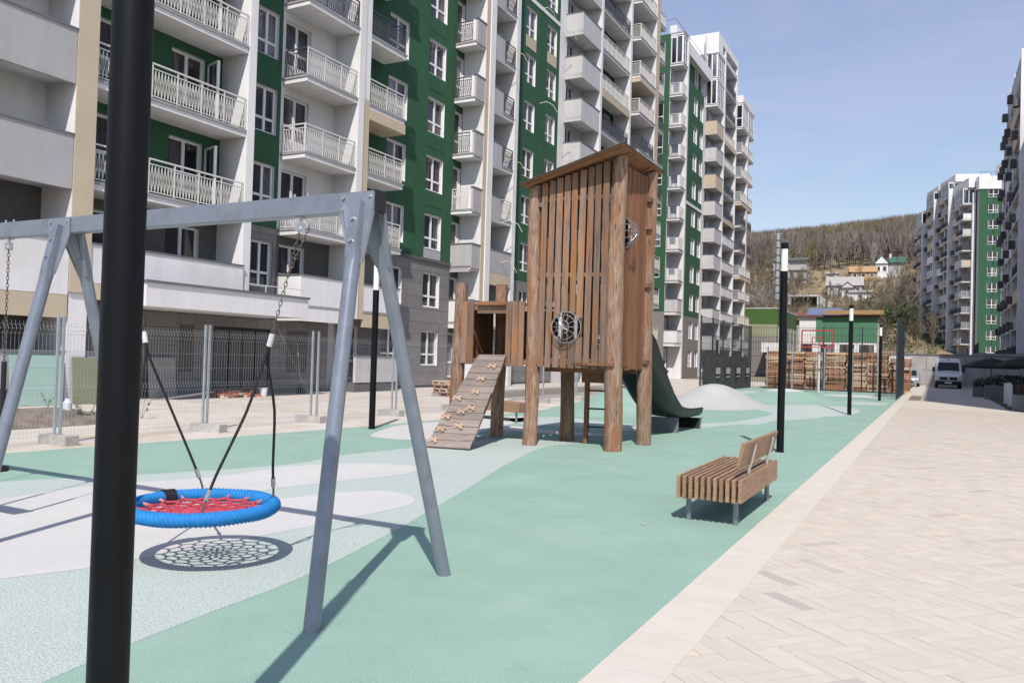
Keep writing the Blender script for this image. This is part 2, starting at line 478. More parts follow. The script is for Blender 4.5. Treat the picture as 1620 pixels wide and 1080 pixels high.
def catmull(pts, n=8, closed=True):
    out = []; k = len(pts)
    for i in range(k if closed else k - 1):
        p0, p1, p2, p3 = [Vector((*pts[j % k], 0)) if closed else Vector((*pts[max(0, min(k - 1, j))], 0)) for j in (i - 1, i, i + 1, i + 2)]
        for j in range(n):
            t = j / n
            q = 0.5 * ((2 * p1) + (p2 - p0) * t + (2 * p0 - 5 * p1 + 4 * p2 - p3) * t * t + (3 * p1 - p0 - 3 * p2 + p3) * t ** 3)
            out.append((q.x, q.y))
    if not closed: out.append(tuple(pts[-1]))
    return out
# ------------------------------------------------------------------ ground, rubber play surface, paving
struct('ground', MB().bx(-900, 900, -300, 140, -0.6, -0.05), 'ground_far')
side = struct('side_pavement', MB().bx(-21.6, -10.4, -6, 72, -0.3, -0.008), 'side_paving')
def sheet(name, pts, z, m, label=None, n=8):
    pp = catmull(pts, n) if n else pts
    mb = MB(); mb.add([(x, y, z) for x, y in pp], [tuple(range(len(pp)))])
    me = mb.mesh(name, m)
    if me.polygons[0].normal.z < 0: me.flip_normals()
    return struct(name, me, m, label=label)
left = [(-11.95, -3), (-11.9, 3), (-11.73, 7.04), (-11.15, 11), (-10.81, 14.4), (-10.62, 18), (-10.5, 24), (-10.55, 41), (-10.95, 41.8), (-10.95, 54.3)]
sheet('rubber_surface', catmull(left, 6, False) + [(-1.53, 54.3), (-1.53, -3)], 0.0, 'rubber_green', n=0)
sheet('mint_rubber_zone', [(-3.35, 0.2), (-3.69, 2.36), (-3.78, 2.88), (-3.84, 3.43), (-3.93, 4.43), (-4.29, 6.04), (-4.52, 6.86), (-4.93, 8.35), (-5.56, 10.48), (-6.0, 12.3),
       (-6.1, 13.3), (-5.9, 14.2), (-6.6, 14.6), (-7.6, 13.2), (-7.75, 12.0), (-7.8, 11.33), (-8.05, 9.76), (-7.96, 8.54), (-8.64, 6.78), (-9.36, 5.51), (-9.9, 4.0), (-9.6, 1.5), (-7, 0)], 0.0015, 'rubber_mint')
sheet('white_rubber_zone', [(-8.34, 4.83), (-8.39, 5.87), (-7.87, 7.13), (-7.79, 8.36), (-7.25, 9.24), (-6.44, 9.48), (-6.17, 8.79), (-6.42, 7.91), (-6.68, 6.99), (-6.62, 6.4),
       (-6.2, 6.49), (-5.95, 7.18), (-5.53, 7.6), (-5.06, 7.4), (-4.88, 6.98), (-4.92, 6.3), (-5.0, 5.61), (-5.25, 4.12), (-5.32, 3.72), (-5.54, 3.23), (-6.1, 2.0), (-7.4, 2.2), (-8.2, 3.6)], 0.003, 'rubber_white')
sheet('white_rubber_lobe', [(-9.53, 12.41), (-10.0, 13.33), (-10.45, 14.6), (-10.4, 16.0), (-10.2, 18.5), (-9.6, 19.2), (-9.0, 17.6), (-8.6, 15.5), (-8.1, 13.64), (-8.29, 12.81), (-8.66, 12.3), (-9.05, 12.24)], 0.0015, 'rubber_white')
sheet('mint_rubber_band', [(-9.6, 18.4), (-8.6, 17.1), (-7.0, 17.3), (-5.6, 17.5), (-5.0, 19.4), (-4.5, 21.2), (-4.1, 21.6), (-3.9, 23.6), (-3.2, 25.4), (-2.6, 29.6), (-2.9, 31), (-4.6, 29.3), (-4.5, 25.6), (-4.75, 22.4), (-5.35, 20.7), (-6.0, 19.3), (-7.4, 19.2), (-8.8, 19.9)], 0.0015, 'rubber_mint')
sheet('white_rubber_stripe', [(-8.6, 15.6), (-7.4, 15.3), (-6.2, 15.6), (-6.2, 16.1), (-7.4, 16.0), (-8.5, 16.4)], 0.003, 'rubber_white')
sheet('mint_rubber_court_patch', [(-9.8, 44), (-8, 42.2), (-5.8, 42.6), (-5.5, 45.5), (-7, 48), (-9.5, 48)], 0.0015, 'rubber_mint')
sheet('white_rubber_court_patch', [(-5.2, 46.2), (-3.4, 45.4), (-1.9, 46), (-1.9, 48.2), (-3.6, 48.8), (-5, 48.2)], 0.0015, 'rubber_white')
sheet('mint_rubber_far_patch', [(-3.9, 37.2), (-2.6, 36.4), (-1.9, 37.2), (-1.8, 39.5), (-3.4, 39.8)], 0.0015, 'rubber_mint')

def mound(name, cx, cy, rx, ry, h, m, p=2.0, z0=0.0, cap=None):
    mb = MB(); n, k = 40, 14
    vs = [(cx, cy, z0 + h)]; fs = []
    for i in range(1, k + 1):
        t = i / k
        z = z0 + h * (0.5 + 0.5 * math.cos(math.pi * t)) ** (1 / p * 2) - (0.02 if i == k else 0)
        for j in range(n):
            a = 2 * math.pi * j / n
            w = 1 + 0.08 * math.sin(2 * a + cx) + 0.05 * math.sin(3 * a + cy)
            vs.append((cx + rx * t * w * math.cos(a), cy + ry * t * w * math.sin(a), z))
    for j in range(n): fs.append((0, 1 + j, 1 + (j + 1) % n))
    for i in range(k - 1):
        for j in range(n):
            a = 1 + i * n
            fs.append((a + j, a + n + j, a + n + (j + 1) % n, a + (j + 1) % n))
    mb.add(vs, fs)
    if cap:
        mb.mi = [1 if (q < n + n * cap) else 0 for q in range(len(mb.f))]
    me = mb.mesh(name, [m, 'rubber_white'] if cap else m, True)
    return struct(name, me, m)
mound('white_rubber_mound', -7.2, 30.0, 2.2, 3.1, 0.80, 'rubber_grey')
mound('green_rubber_mound', -8.5, 24.0, 2.6, 3.4, 0.70, 'rubber_green')
mound('green_rubber_mound', -5.7, 36.5, 2.6, 3.4, 0.55, 'rubber_green', cap=3)
mound('mint_rubber_mound', -3.95, 30.6, 1.75, 4.6, 0.16, 'rubber_mint')

# plaza paving
plaza = struct('plaza_paving', MB().bx(-1.53, 40, -6, 130, -0.35, -0.004), 'far_paving', label=None)
BW = 0.1; BL = 0.4; G45 = R(-42)
def tone_for(h):
    v = 0.955 + 0.075 * h
    w = random.random()
    if w < 0.35: return (v * 1.0, v * 0.985, v * 0.985)
    if w < 0.7: return (v * 1.02, v * 1.0, v * 0.955)
    return (v, v, v * 1.01)
cg, sg = math.cos(G45), math.sin(G45)
bricks = []
for i in range(-420, 420):
    for j in range(-420, 420):
        q = (i - j) % 8
        if q == 0: c = ((i + 2) * BW, (j + 0.5) * BW); hor = True
        elif q == 7: c = ((i + 0.5) * BW, (j + 2) * BW); hor = False
        else: continue
        x = 4 + c[0] * cg - c[1] * sg
        y = 18 + c[0] * sg + c[1] * cg
        if -1.36 < x < 9.0 and 2.6 < y < 36: bricks.append((x, y, hor))
def brick_vis(b):
    x, y, _ = b
    d = -0.46536 * x + 0.88493 * y
    return d + (0 if -1.2 < x < (y - 3.2) * 0.45 + 0.4 else 100)
bricks.sort(key=brick_vis)
gap = 0.0012
single = MB().bx(-BL / 2 + gap, BL / 2 - gap, -BW / 2 + gap, BW / 2 - gap, -0.006, 0.0)
me_s = {m: single.mesh('paver', m) for m in ('paver_single', 'paver_dark')}
field = MB()
for n_, (x, y, hor) in enumerate(bricks):
    a = G45 + (0 if hor else math.pi / 2)
    dark = random.random() < 0.04
    dz = random.uniform(-0.0015, 0.0008)
    if n_ < 300:
        o = link('paver', me_s['paver_dark' if dark else 'paver_single'], plaza, (x, y, dz))
        o.rotation_euler.z = a
    else:
        t = tone_for(random.random())
        if dark:
            k_ = random.uniform(0.80, 0.92); t = tuple(v * k_ for v in t)
        field.t = t
        ca, sa = math.cos(a), math.sin(a)
        hx, hy = BL / 2 - gap, BW / 2 - gap
        vs = []
        for z in (dz, -0.006):
            for ux, uy in ((-hx, -hy), (hx, -hy), (hx, hy), (-hx, hy)):
                vs.append((x + ux * ca - uy * sa, y + ux * sa + uy * ca, z))
        fs = [(0, 1, 2, 3)]
        if y < 14: fs += [(0, 4, 5, 1), (1, 5, 6, 2), (2, 6, 7, 3), (3, 7, 4, 0)]
        field.add(vs, fs)
part('paver_field', field, 'paver', plaza, kind='stuff')
bord = MB(); y = -2.0
while y < 60:
    w = 0.2
    bw_ = random.uniform(0.985, 1.015); bord.t = (bw_, bw_ * random.uniform(0.985, 1.0), bw_ * random.uniform(0.97, 1.0))
    bord.bx(-1.528, -1.165, y + 0.001, y + w - 0.001, -0.02, 0.002 + random.uniform(-0.0006, 0.0006))
    y += w
part('border_stones', bord, 'paver_border', plaza, kind='stuff')

# ground beyond the fence: kerb, planted soil strip, rubble
struct('kerb', MB().bx(-16.9, -16.78, 25.5, 46, -0.05, 0.10).bx(-13.6, -13.48, 25.5, 46, -0.05, 0.10), 'kerb')
def lumpy(name, cx, cy, rx, ry, h, m, z0=-0.02, n=26, seed=0, smooth=False):
    mb = MB(); vs, fs = [], []
    for i in range(n + 1):
        for j in range(n + 1):
            u, v = i / n * 2 - 1, j / n * 2 - 1
            r2 = u * u + v * v
            z = z0 + h * max(0, 1 - r2) ** 0.8 * (0.55 + 0.9 * (0.5 + 0.5 * noise.noise((u * 3 + seed, v * 3, seed)))) + 0.06 * h * noise.noise((u * 14, v * 14, seed))
            vs.append((cx + u * rx, cy + v * ry, z))
    for i in range(n):
        for j in range(n):
            a = i * (n + 1) + j
            fs.append((a, a + n + 1, a + n + 2, a + 1))
    mb.add(vs, fs)
    return mb.mesh(name, m, smooth)
me = lumpy('soil_bed', -15.2, 35.7, 1.55, 10.0, 0.16, 'soil', -0.02, 40, 3)
struct('soil_bed', me, 'soil')
tag(link('rubble_heap', lumpy('rubble_heap', -15.9, 9.6, 1.15, 2.4, 0.30, 'soil', -0.03, 34, 9)), 'low heap of dark soil and rubble behind the mesh fence', 'rubble')
# concrete band under the fence, drain line
struct('drain_strip', MB().bx(-1.1, -0.55, 44.6, 52, -0.03, 0.004), 'soil')
# ------------------------------------------------------------------ apartment buildings
FH, Z0, SL = 2.79, 0.42, 0.20
RAILS = {}
def rail_mesh(length, m, h=1.02):
    k = (round(length, 2), m, h)
    if k in RAILS: return RAILS[k]
    mb = MB()
    n = max(1, round(length / 0.95)); w = length / n
    for i in range(n + 1):
        mb.bx(-0.02, 0.02, i * w - 0.02, i * w + 0.02, 0, h)
    mb.bx(-0.025, 0.025, 0, length, h - 0.03, h + 0.015)
    mb.bx(-0.014, 0.014, 0, length, h - 0.17, h - 0.14)
    mb.bx(-0.014, 0.014, 0, length, 0.05, 0.08)
    zb, zt, zm = 0.07, h - 0.155, (h - 0.085) / 2
    for i in range(n):
        c = max(2, round(w / 0.235)); q = w / c
        for j in range(c):
            y = i * w + j * q
            a, b2, d = y, y + q / 2, y + q
            for p0, p1 in (((0, a, zb), (0, b2, zt)), ((0, b2, zt), (0, d, zb)), ((0, a, zt), (0, b2, zb)), ((0, b2, zb), (0, d, zt)), ((0, b2, zb), (0, b2, zt))):
                mb.cyl(p0, p1, 0.0085, None, 3, False)
            if j: mb.cyl((0, a, zb), (0, a, zt), 0.0085, None, 3, False)
    RAILS[k] = mb.mesh('railing', m)
    return RAILS[k]
WIN = {}
def window_mesh(w, h, style):
    k = (round(w, 2), round(h, 2), style)
    if k in WIN: return WIN[k]
    f = MB(); t = 0.07; d = 0.045
    f.bx(-d, d, -w / 2, -w / 2 + t, 0, h).bx(-d, d, w / 2 - t, w / 2, 0, h)
    f.bx(-d, d, -w / 2 + t, w / 2 - t, 0, t).bx(-d, d, -w / 2 + t, w / 2 - t, h - t, h)
    if style in ('cross', 'door2', 'wide'):
        f.bx(-d * 0.9, d * 1.1, -0.055, 0.055, t, h - t)
    if style == 'cross':
        zt = h * 0.32
        f.bx(-d * 0.8, d * 0.8, -w / 2 + t, -0.055, zt - 0.045, zt + 0.045).bx(-d * 0.8, d * 0.8, 0.055, w / 2 - t, zt - 0.045, zt + 0.045)
    if style in ('door', 'door2'):
        zt = h * 0.34
        f.bx(-d * 0.8, d * 0.8, -w / 2 + t, w / 2 - t, zt - 0.05, zt + 0.05)
    if style == 'glazed':
        n = max(2, round(w / 0.75))
        for i in range(1, n):
            y = -w / 2 + w * i / n
            f.bx(-d * 0.9, d * 0.9, y - 0.04, y + 0.04, t, h - t)
        f.bx(-d * 0.8, d * 0.8, -w / 2 + t, w / 2 - t, h * 0.40 - 0.04, h * 0.40 + 0.04)
    p = MB().bx(-0.012, 0.004, -w / 2 + t * 0.5, w / 2 - t * 0.5, t * 0.5, h - t * 0.5)
    WIN[k] = (f.mesh('window', 'frame_white'), p.mesh('pane', 'glass'))
    return WIN[k]
def window(b, x, y0, y1, z0, z1, style='cross', rz=0.0, name='window'):
    f, p = window_mesh(y1 - y0, z1 - z0, style)
    o = link(name, f, b, (x, (y0 + y1) / 2, z0)); o.rotation_euler.z = rz
    q = link('pane', p, o, (x, (y0 + y1) / 2, z0))
    return o
def wall(b, y0, y1, z0, z1, holes, m, x=0.0, reveal='white_wall', depth=0.22, name='wall', axis='y'):
    """flat wall with real openings, facing +x of the building (axis y) or -y (axis x)"""
    ys = sorted({y0, y1, *[h[0] for h in holes], *[h[1] for h in holes]})
    zs = sorted({z0, z1, *[h[2] for h in holes], *[h[3] for h in holes]})
    ys = [v for v in ys if y0 - 1e-6 <= v <= y1 + 1e-6]; zs = [v for v in zs if z0 - 1e-6 <= v <= z1 + 1e-6]
    mb = MB()
    P = (lambda d, y, z: (x + d, y, z)) if axis == 'y' else (lambda d, y, z: (y, x - d, z))
    for i in range(len(ys) - 1):
        for j in range(len(zs) - 1):
            cy, cz = (ys[i] + ys[i + 1]) / 2, (zs[j] + zs[j + 1]) / 2
            if any(h[0] < cy < h[1] and h[2] < cz < h[3] for h in holes): continue
            mb.add([P(0, ys[i], zs[j]), P(0, ys[i + 1], zs[j]), P(0, ys[i + 1], zs[j + 1]), P(0, ys[i], zs[j + 1])], [(0, 1, 2, 3)])
    mb.m = 1
    for a, c, e, f in holes:
        for (p, q) in (((a, e), (c, e)), ((c, e), (c, f)), ((c, f), (a, f)), ((a, f), (a, e))):
            mb.add([P(0, *p), P(0, *q), P(-depth, *q), P(-depth, *p)], [(0, 1, 2, 3)])
    return part(name, mb, [m, reveal], b)
def slab(b, y0, y1, x1, z, x0=0.0, m='white_wall', lip=True):
    o = pbox('balcony', b, x0, x1, y0, y1, z - SL, z - 0.045, m)
    if lip: pbox('slab_edge', o, x0, x1 + 0.035, y0 - 0.03, y1 + 0.03, z - 0.045, z + 0.035, 'slab_edge')
    return o
def front_rail(o, x, y0, y1, z, m): return part('railing', rail_mesh(y1 - y0, m), m, o, loc=(x, y0, z + 0.035))
def side_rail(o, y, x0, x1, z, m):
    r = part('railing', rail_mesh(x1 - x0, m), m, o, loc=(x0, y, z + 0.035)); r.rotation_euler.z = -math.pi / 2
    return r
def parapet(o, x0, x1, y0, y1, z0, z1, m):
    pbox('parapet', o, x0, x1, y0, y1, z0, z1, m)
    pbox('coping', o, x0 - 0.03, x1 + 0.03, y0 - 0.03, y1 + 0.03, z1 + 0.001, z1 + 0.05, 'coping')
def fin(b, y0, y1, x1, z0, z1, m='white_wall', x0=0.0, name='pier'): return pbox(name, b, x0, x1, y0, y1, z0, z1, m)
def fin2(b, y0, y1, x1, z0, z1):
    o = pbox('pier', b, 0, x1 - 0.03, y0, y1, z0, z1, 'white_wall')
    pbox('facing', o, x1 - 0.029, x1, y0 - 0.004, y1 + 0.004, z0, z1, 'beige_wall')
def zf(k): return Z0 + FH * k

def solid_front(o, y0, y1, x, z, m, side=True, h=1.1, under=0.32, x0=0.02):
    parapet(o, x, x + 0.12, y0, y1, z - under, z + h, m)
    if side: parapet(o, x0, x - 0.005, y0, y0 + 0.12, z - under, z + h, m)
def panels(b, y0, y1, z0, z1, holes, x=0.0, w=0.9, h=0.58, hs=()):
    """stone cladding slabs with recessed joints, butted round the openings"""
    z = z0; r = 0
    while z < z1 - 0.05:
        zt = min(z + h, z1); y = y0; r += 1
        while y < y1 - 0.05:
            yt = min(y + w, y1)
            segs = [(y, yt, z, zt)]
            for H in holes:
                new = []
                for s in segs:
                    if s[1] <= H[0] or s[0] >= H[1] or s[3] <= H[2] or s[2] >= H[3]: new.append(s); continue
                    if s[0] < H[0]: new.append((s[0], H[0], s[2], s[3]))
                    if s[1] > H[1]: new.append((H[1], s[1], s[2], s[3]))
                    a, c = max(s[0], H[0]), min(s[1], H[1])
                    if s[2] < H[2]: new.append((a, c, s[2], H[2]))
                    if s[3] > H[3]: new.append((a, c, H[3], s[3]))
                segs = new
            for s in segs:
                if s[1] - s[0] > 0.06 and s[3] - s[2] > 0.06:
                    pbox('stone_slab', b, x + 0.002, x + 0.028, s[0] + 0.006, s[1] - 0.006, s[2] + 0.006, s[3] - 0.006, 'stone_panel')
            y = yt
        z = zt

def building_left():
    b = thing('apartment_building', 'long green and white apartment block on the left behind the swing', 'building', (-21.5, 0, 0))
    NF = 11; top = zf(NF)
    XF = 1.2; XR = 1.9
    pbox('core', b, -14, -0.26, 4.0, 62.4, 0, top, 'white_wall')
    # back walls per bay
    def door(y0, y1, k): return (y0, y1, zf(k) + 0.04, zf(k) + 2.25)
    def win(y0, y1, k): return (y0, y1, 1.04 + FH * k, 2.70 + FH * k)
    def bay_wall(y0, y1, wins, m, style=None, k0=0, low='stone_back'):
        holes = []
        for k in range(k0, NF):
            for (a, c, kind) in wins:
                H = door(a, c, k) if kind[0] == 'd' else win(a, c, k)
                holes.append(H)
                window(b, -0.15, H[0] + 0.005, H[1] - 0.005, H[2] + 0.005, H[3] - 0.005, {'d': 'door', 'D': 'door2', 'w': 'cross'}[kind[0]] if kind != 'D' else 'door2')
        lo = [h for h in holes if h[2] < 6.0 - 0.05]; hi = [h for h in holes if h[2] >= 5.9]
        if low:
            wall(b, y0, y1, 0, 6.0, lo, low); wall(b, y0, y1, 6.0, top, hi, m)
        else: wall(b, y0, y1, 0, top, holes, m)
        return lo
    # A1: solid parapet loggias at the left edge
    bay_wall(4.0, 13.5, [(6.0, 7.6, 'D'), (10.6, 12.0, 'D')], 'white_wall')
    for k in range(0, NF + 1):
        o = slab(b, 4.0, 13.2, XF, zf(k), lip=False)
        if k < NF and k != 0:
            m = 'white_wall' if k == 1 else 'grey_wall'
            parapet(o, XF, XF + 0.13, 4.0, 13.2, zf(k) - 0.34, zf(k) + 1.08, m)
            if k == 1: pbox('fascia', o, XF, XF + 0.125, 4.0, 13.2, zf(k) - 0.95, zf(k) - 0.345, 'beige_wall')
    parapet(pbox('terrace', b, 0, XF - 0.15, 4.0, 13.2, 0.0, 0.30, 'stone_back'), XF - 0.1, XF + 0.06, 4.0, 14.2, 0.42, 1.36, 'grey_wall')
    pbox('plinth', b, XF - 0.1, XF + 0.03, 4.0, 14.2, 0.0, 0.415, 'stone_back')
    fin2(b, 13.22, 13.80, XF + 0.16, 2.95, top); fin(b, 13.24, 13.78, XF + 0.10, 0, 2.945, 'white_wall')
    fin(b, 8.4, 8.75, XF - 0.01, 0, top)
    # A2: lattice railing loggias with green back wall, canopy below
    bay_wall(13.5, 19.4, [(14.0, 15.3, 'D'), (17.2, 18.5, 'D')], 'green_wall', k0=1)
    for k in range(1, NF + 1):
        o = slab(b, 13.82, 19.22, XF, zf(k))
        if k == 1: parapet(o, XF, XF + 0.12, 13.82, 19.22, zf(k) + 0.04, zf(k) + 1.08, 'white_wall'); pbox('fascia', o, XF, XF + 0.115, 13.82, 19.5, zf(k) - 0.40, zf(k) + 0.035, 'beige_wall')
        elif k < NF:
            front_rail(o, XF - 0.03, 13.84, 19.20, zf(k), 'rail_white')
    for k in (2, 3, 4):   # balcony doors standing open
        f, p = window_mesh(0.72, 2.1, 'door')
        o = link('door_leaf', f, b, (0.36, 18.55, zf(k) + 0.06)); o.rotation_euler.z = R(74); link('pane', p, o, (0.36, 18.55, zf(k) + 0.06))
    fin(b, 19.24, 19.56, XF + 0.05, 3.0, top)
    # entrance canopy
    c = pbox('canopy', b, 0.03, 2.2, 14.9, 21.4, 2.70, 3.36, 'white_wall')
    pbox('coping', c, 0.05, 2.25, 14.86, 21.44, 3.361, 3.43, 'coping')
    cr = MB().bx(2.06, 2.08, 18.6, 21.3, 3.66, 3.69)
    for i in range(4): cr.bx(2.06, 2.08, 18.6 + i * 0.89, 18.62 + i * 0.89, 3.43, 3.66)
    part('guard_rail', cr, 'rail_white', c)
    # entrance: dark framed glass doors, side windows, stone slabs
    ent = [(19.25, 21.85, 0.12, 2.32), (17.85, 18.42, 0.80, 2.32), (22.68, 23.80, 0.76, 2.30)]
    wall(b, 14.3, 25.0, 0.0, 3.0, ent, 'stone_back', x=0.004, reveal='stone_back')
    panels(b, 14.3, 25.0, 0.0, 2.68, ent, x=0.004, w=1.15, h=0.55)
    window(b, -0.10, 17.855, 18.415, 0.80, 2.32, 'door'); window(b, -0.10, 22.685, 23.795, 0.76, 2.30, 'cross')
    d = MB(); d.bx(-0.12, 0.02, 19.25, 19.33, 0.12, 2.32).bx(-0.12, 0.02, 21.77, 21.85, 0.12, 2.32).bx(-0.12, 0.02, 19.33, 21.77, 2.22, 2.32)
    for y in (19.95, 20.55, 21.15): d.bx(-0.10, 0.0, y - 0.035, y + 0.035, 0.12, 2.22)
    eo = part('entrance_door', d, 'black_plastic', b)
    part('pane', MB().bx(-0.09, -0.075, 19.33, 21.77, 0.12, 2.22), 'glass', eo)
    # flat green strip with windows
    lo = bay_wall(19.4, 22.0, [(20.78, 21.80, 'w')], 'green_wall', k0=1)
    panels(b, 19.4, 22.0, 3.45, 6.0, lo, w=0.87)
    # B2: projecting balconies with railings
    bay_wall(22.0, 25.0, [(22.15, 23.5, 'D')], 'white_wall', k0=1)
    for k in range(1, NF + 1):
        o = slab(b, 22.05, 24.92, XF, zf(k))
        if k == NF: continue
        if k == 1: solid_front(o, 22.05, 24.92, XF - 0.1, zf(k), 'white_wall', under=0.55)
        else:
            sm = 'rail_dark' if k >= 4 else 'rail_white'
            front_rail(o, XF - 0.05, 22.10, 24.90, zf(k), 'rail_dark' if k >= 5 else 'rail_white')
            side_rail(o, 22.10, 0.1, XF - 0.08, zf(k), sm)
    fin(b, 24.93, 25.28, XF + 0.06, 2.9, top); fin2(b, 25.285, 25.66, XF + 0.02, 2.9, zf(4) + 0.1); fin(b, 25.285, 25.66, XF + 0.02, zf(4) + 0.105, top)
    # b3: narrow balconies in front of the green wall
    lo = bay_wall(25.66, 33.9, [(26.1, 26.9, 'd'), (28.47, 29.92, 'w'), (31.6, 33.05, 'w')], 'green_wall')
    panels(b, 25.7, 33.9, 0.1, 6.0, lo, w=0.94, h=0.6)
    pbox('cornice', b, 0.03, 0.10, 28.6, 33.95, 6.0, 6.14, 'stone_back')
    for k in range(2, NF): pbox('spandrel', b, 0.002, 0.012, 31.6, 33.05, 1.04 + FH * k - 0.72, 1.04 + FH * k - 0.04, 'grey_wall' if k == 2 else ('beige_wall' if k == 9 else 'green_wall'))
    for k in range(1, NF + 1):
        o = slab(b, 25.68, 28.1, XF, zf(k))
        if k == NF: continue
        if k == 1:
            parapet(o, XF - 0.1, XF + 0.02, 25.68, 28.1, zf(k) + 0.04, zf(k) + 1.08, 'white_wall'); pbox('fascia', o, XF - 0.1, XF + 0.015, 25.68, 28.1, zf(k) - 0.62, zf(k) + 0.035, 'beige_wall')
        elif k == 4:
            pbox('fascia', o, 0.02, XF + 0.04, 25.70, 28.12, zf(k) - 0.62, zf(k) - 0.205, 'beige_wall')
            front_rail(o, XF - 0.05, 25.7, 28.05, zf(k), 'rail_white')
        else:
            front_rail(o, XF - 0.05, 25.7, 28.05, zf(k), 'rail_dark' if k >= 5 else 'rail_white'); 
    parapet(pbox('terrace', b, 0.03, XF - 0.1, 25.3, 28.1, 0, 0.35, 'stone_back'), XF - 0.09, XF + 0.03, 25.3, 28.1, 0.38, 1.42, 'lightgrey_wall')
    pbox('plinth', b, XF - 0.09, XF + 0.0, 25.3, 28.1, 0, 0.375, 'stone_back')
    # C: narrow side-on balconies, double pier
    bay_wall(33.9, 35.5, [(34.0, 34.7, 'd')], 'green_wall')
    for k in range(1, NF + 1):
        o = slab(b, 33.92, 34.74, XF, zf(k))
        if k == NF: continue
        parapet(o, XF - 0.05, XF + 0.07, 33.92, 34.74, zf(k) - 0.1, zf(k) + 1.08, 'white_wall' if k == 1 else 'grey_wall')
        if k in (1, 2): parapet(o, 0.03, XF - 0.055, 33.92, 34.04, zf(k) - 0.3, zf(k) + 1.08, 'white_wall' if k == 1 else 'grey_wall')
        else:
            side_rail(o, 33.95, 0.04, XF - 0.25, zf(k), 'rail_dark' if k >= 4 else 'rail_white')
            pbox('end_panel', o, XF - 0.24, XF - 0.055, 33.93, 33.99, zf(k) - 0.1, zf(k) + 1.08, 'white_wall')
    fin2(b, 34.76, 35.10, XF + 0.10, 3.4, top); fin(b, 35.105, 35.62, XF + 0.16, 0, top); fin(b, 34.78, 35.10, XF + 0.04, 0, 3.395, 'white_wall')
    # D
    bay_wall(35.5, 38.3, [(36.0, 36.8, 'd')], 'green_wall')
    for k in range(1, NF + 1):
        o = slab(b, 35.63, 38.08, XF, zf(k))
        if k == NF: continue
        if k in (1, 2): parapet(o, XF - 0.05, XF + 0.07, 35.63, 38.08, zf(k) - 0.1, zf(k) + 1.08, 'white_wall' if k == 1 else 'grey_wall')
        else:
            parapet(o, XF - 0.05, XF + 0.07, 35.63, 36.75, zf(k) - 0.3, zf(k) + 1.08, 'grey_wall')
            front_rail(o, XF - 0.02, 36.77, 38.06, zf(k), 'rail_dark' if k >= 4 else 'rail_white')
        if k == 2: pbox('fascia', o, XF - 0.05, XF + 0.065, 35.63, 38.08, zf(k) - 0.75, zf(k) - 0.105, 'beige_wall')
    fin(b, 38.1, 38.5, XF + 0.05, 0, top)
    # second green wall with two window columns
    lo = bay_wall(38.3, 46.27, [(41.55, 42.9, 'w'), (44.45, 45.8, 'w')], 'green_wall')
    panels(b, 38.6, 46.27, 0.1, 6.0, lo, w=1.1, h=0.66)
    for k in (7,):
        for a, c in ((41.55, 42.9), (44.45, 45.8)): pbox('spandrel', b, 0.002, 0.012, a, c, 1.04 + FH * k - 0.72, 1.04 + FH * k - 0.04, 'beige_wall')
    pbox('string_course', b, 0.003, 0.03, 38.6, 46.3, zf(8) - 0.05, zf(8) + 0.2, 'white_wall')
    bay_wall(46.27, 50.5, [(47.4, 48.6, 'D')], 'white_wall', low=None)
    for k in range(1, NF + 1):
        o = slab(b, 47.15, 50.28, XF, zf(k), lip=False)
        if k < NF: solid_front(o, 47.15, 50.28, XF - 0.1, zf(k), 'lightgrey_wall', under=0.34)
    fin(b, 50.3, 50.62, XF + 0.05, 0, top)
    bay_wall(50.5, 56.3, [(51.2, 52.4, 'D'), (54.2, 55.4, 'D')], 'green_wall', low=None)
    for k in range(1, NF + 1):
        o = slab(b, 50.64, 56.08, XF, zf(k))
        if k == NF: continue
        if k in (6, 7) and k == 7:
            pbox('fascia', o, XF - 0.05, XF + 0.06, 50.64, 56.08, zf(k) - 0.5, zf(k) - 0.05, 'beige_wall')
        front_rail(o, XF - 0.03, 50.68, 56.04, zf(k), 'rail_white' if k in (2, 3, 7, 8) else 'rail_dark')
    fin(b, 56.1, 56.45, XF + 0.05, 0, top)
    bay_wall(56.3, 62.4, [(57.0, 58.2, 'D'), (61.2, 62.0, 'd')], 'white_wall', low=None)
    for k in range(1, NF + 1):
        o = slab(b, 56.48, 60.08, XR, zf(k))
        o2 = slab(b, 60.92, 62.4, XR, zf(k))
        if k == NF: continue
        rm = 'rail_dark' if k in (5, 6) else 'rail_white'
        front_rail(o, XR - 0.05, 56.55, 60.05, zf(k), rm); side_rail(o, 56.55, 0.2, XR - 0.08, zf(k), rm)
        front_rail(o2, XR - 0.05, 60.95, 62.36, zf(k), 'rail_dark' if k in (5, 6, 7) else 'rail_white')
        if k in (5, 8): pbox('fascia', o, 0.02, XR + 0.02, 56.5, 60.06, zf(k) - 0.5, zf(k) - 0.205, 'beige_wall')
    fin2(b, 60.1, 60.9, XR + 0.03, 0, top)
    rc_ = random.Random(77)
    for k in range(2, NF):      # loose installation cables hanging out of the wall
        for yy, xx in ((43.6, 0.03), (46.8, 0.03), (37.0, XF + 0.08)):
            if rc_.random() < 0.3: continue
            z = zf(k) + rc_.uniform(-0.2, 0.5); l = rc_.uniform(0.5, 1.0); s = rc_.uniform(0.3, 0.8)
            part('cable', MB().tube([(xx - 0.03, yy, z), (xx + l * 0.4, yy + s * 0.3, z + 0.12), (xx + l * 0.8, yy + s * 0.7, z - 0.1), (xx + l, yy + s, z - 0.5)], 0.018, 4), rc_.choice(['rail_white', 'board_mint', 'plank_pale']), b)
    pbox('roof_parapet', b, -13.9, 0.30, 4.0, 62.3, top + 0.03, top + 0.75, 'white_wall')
    return b
building_left()

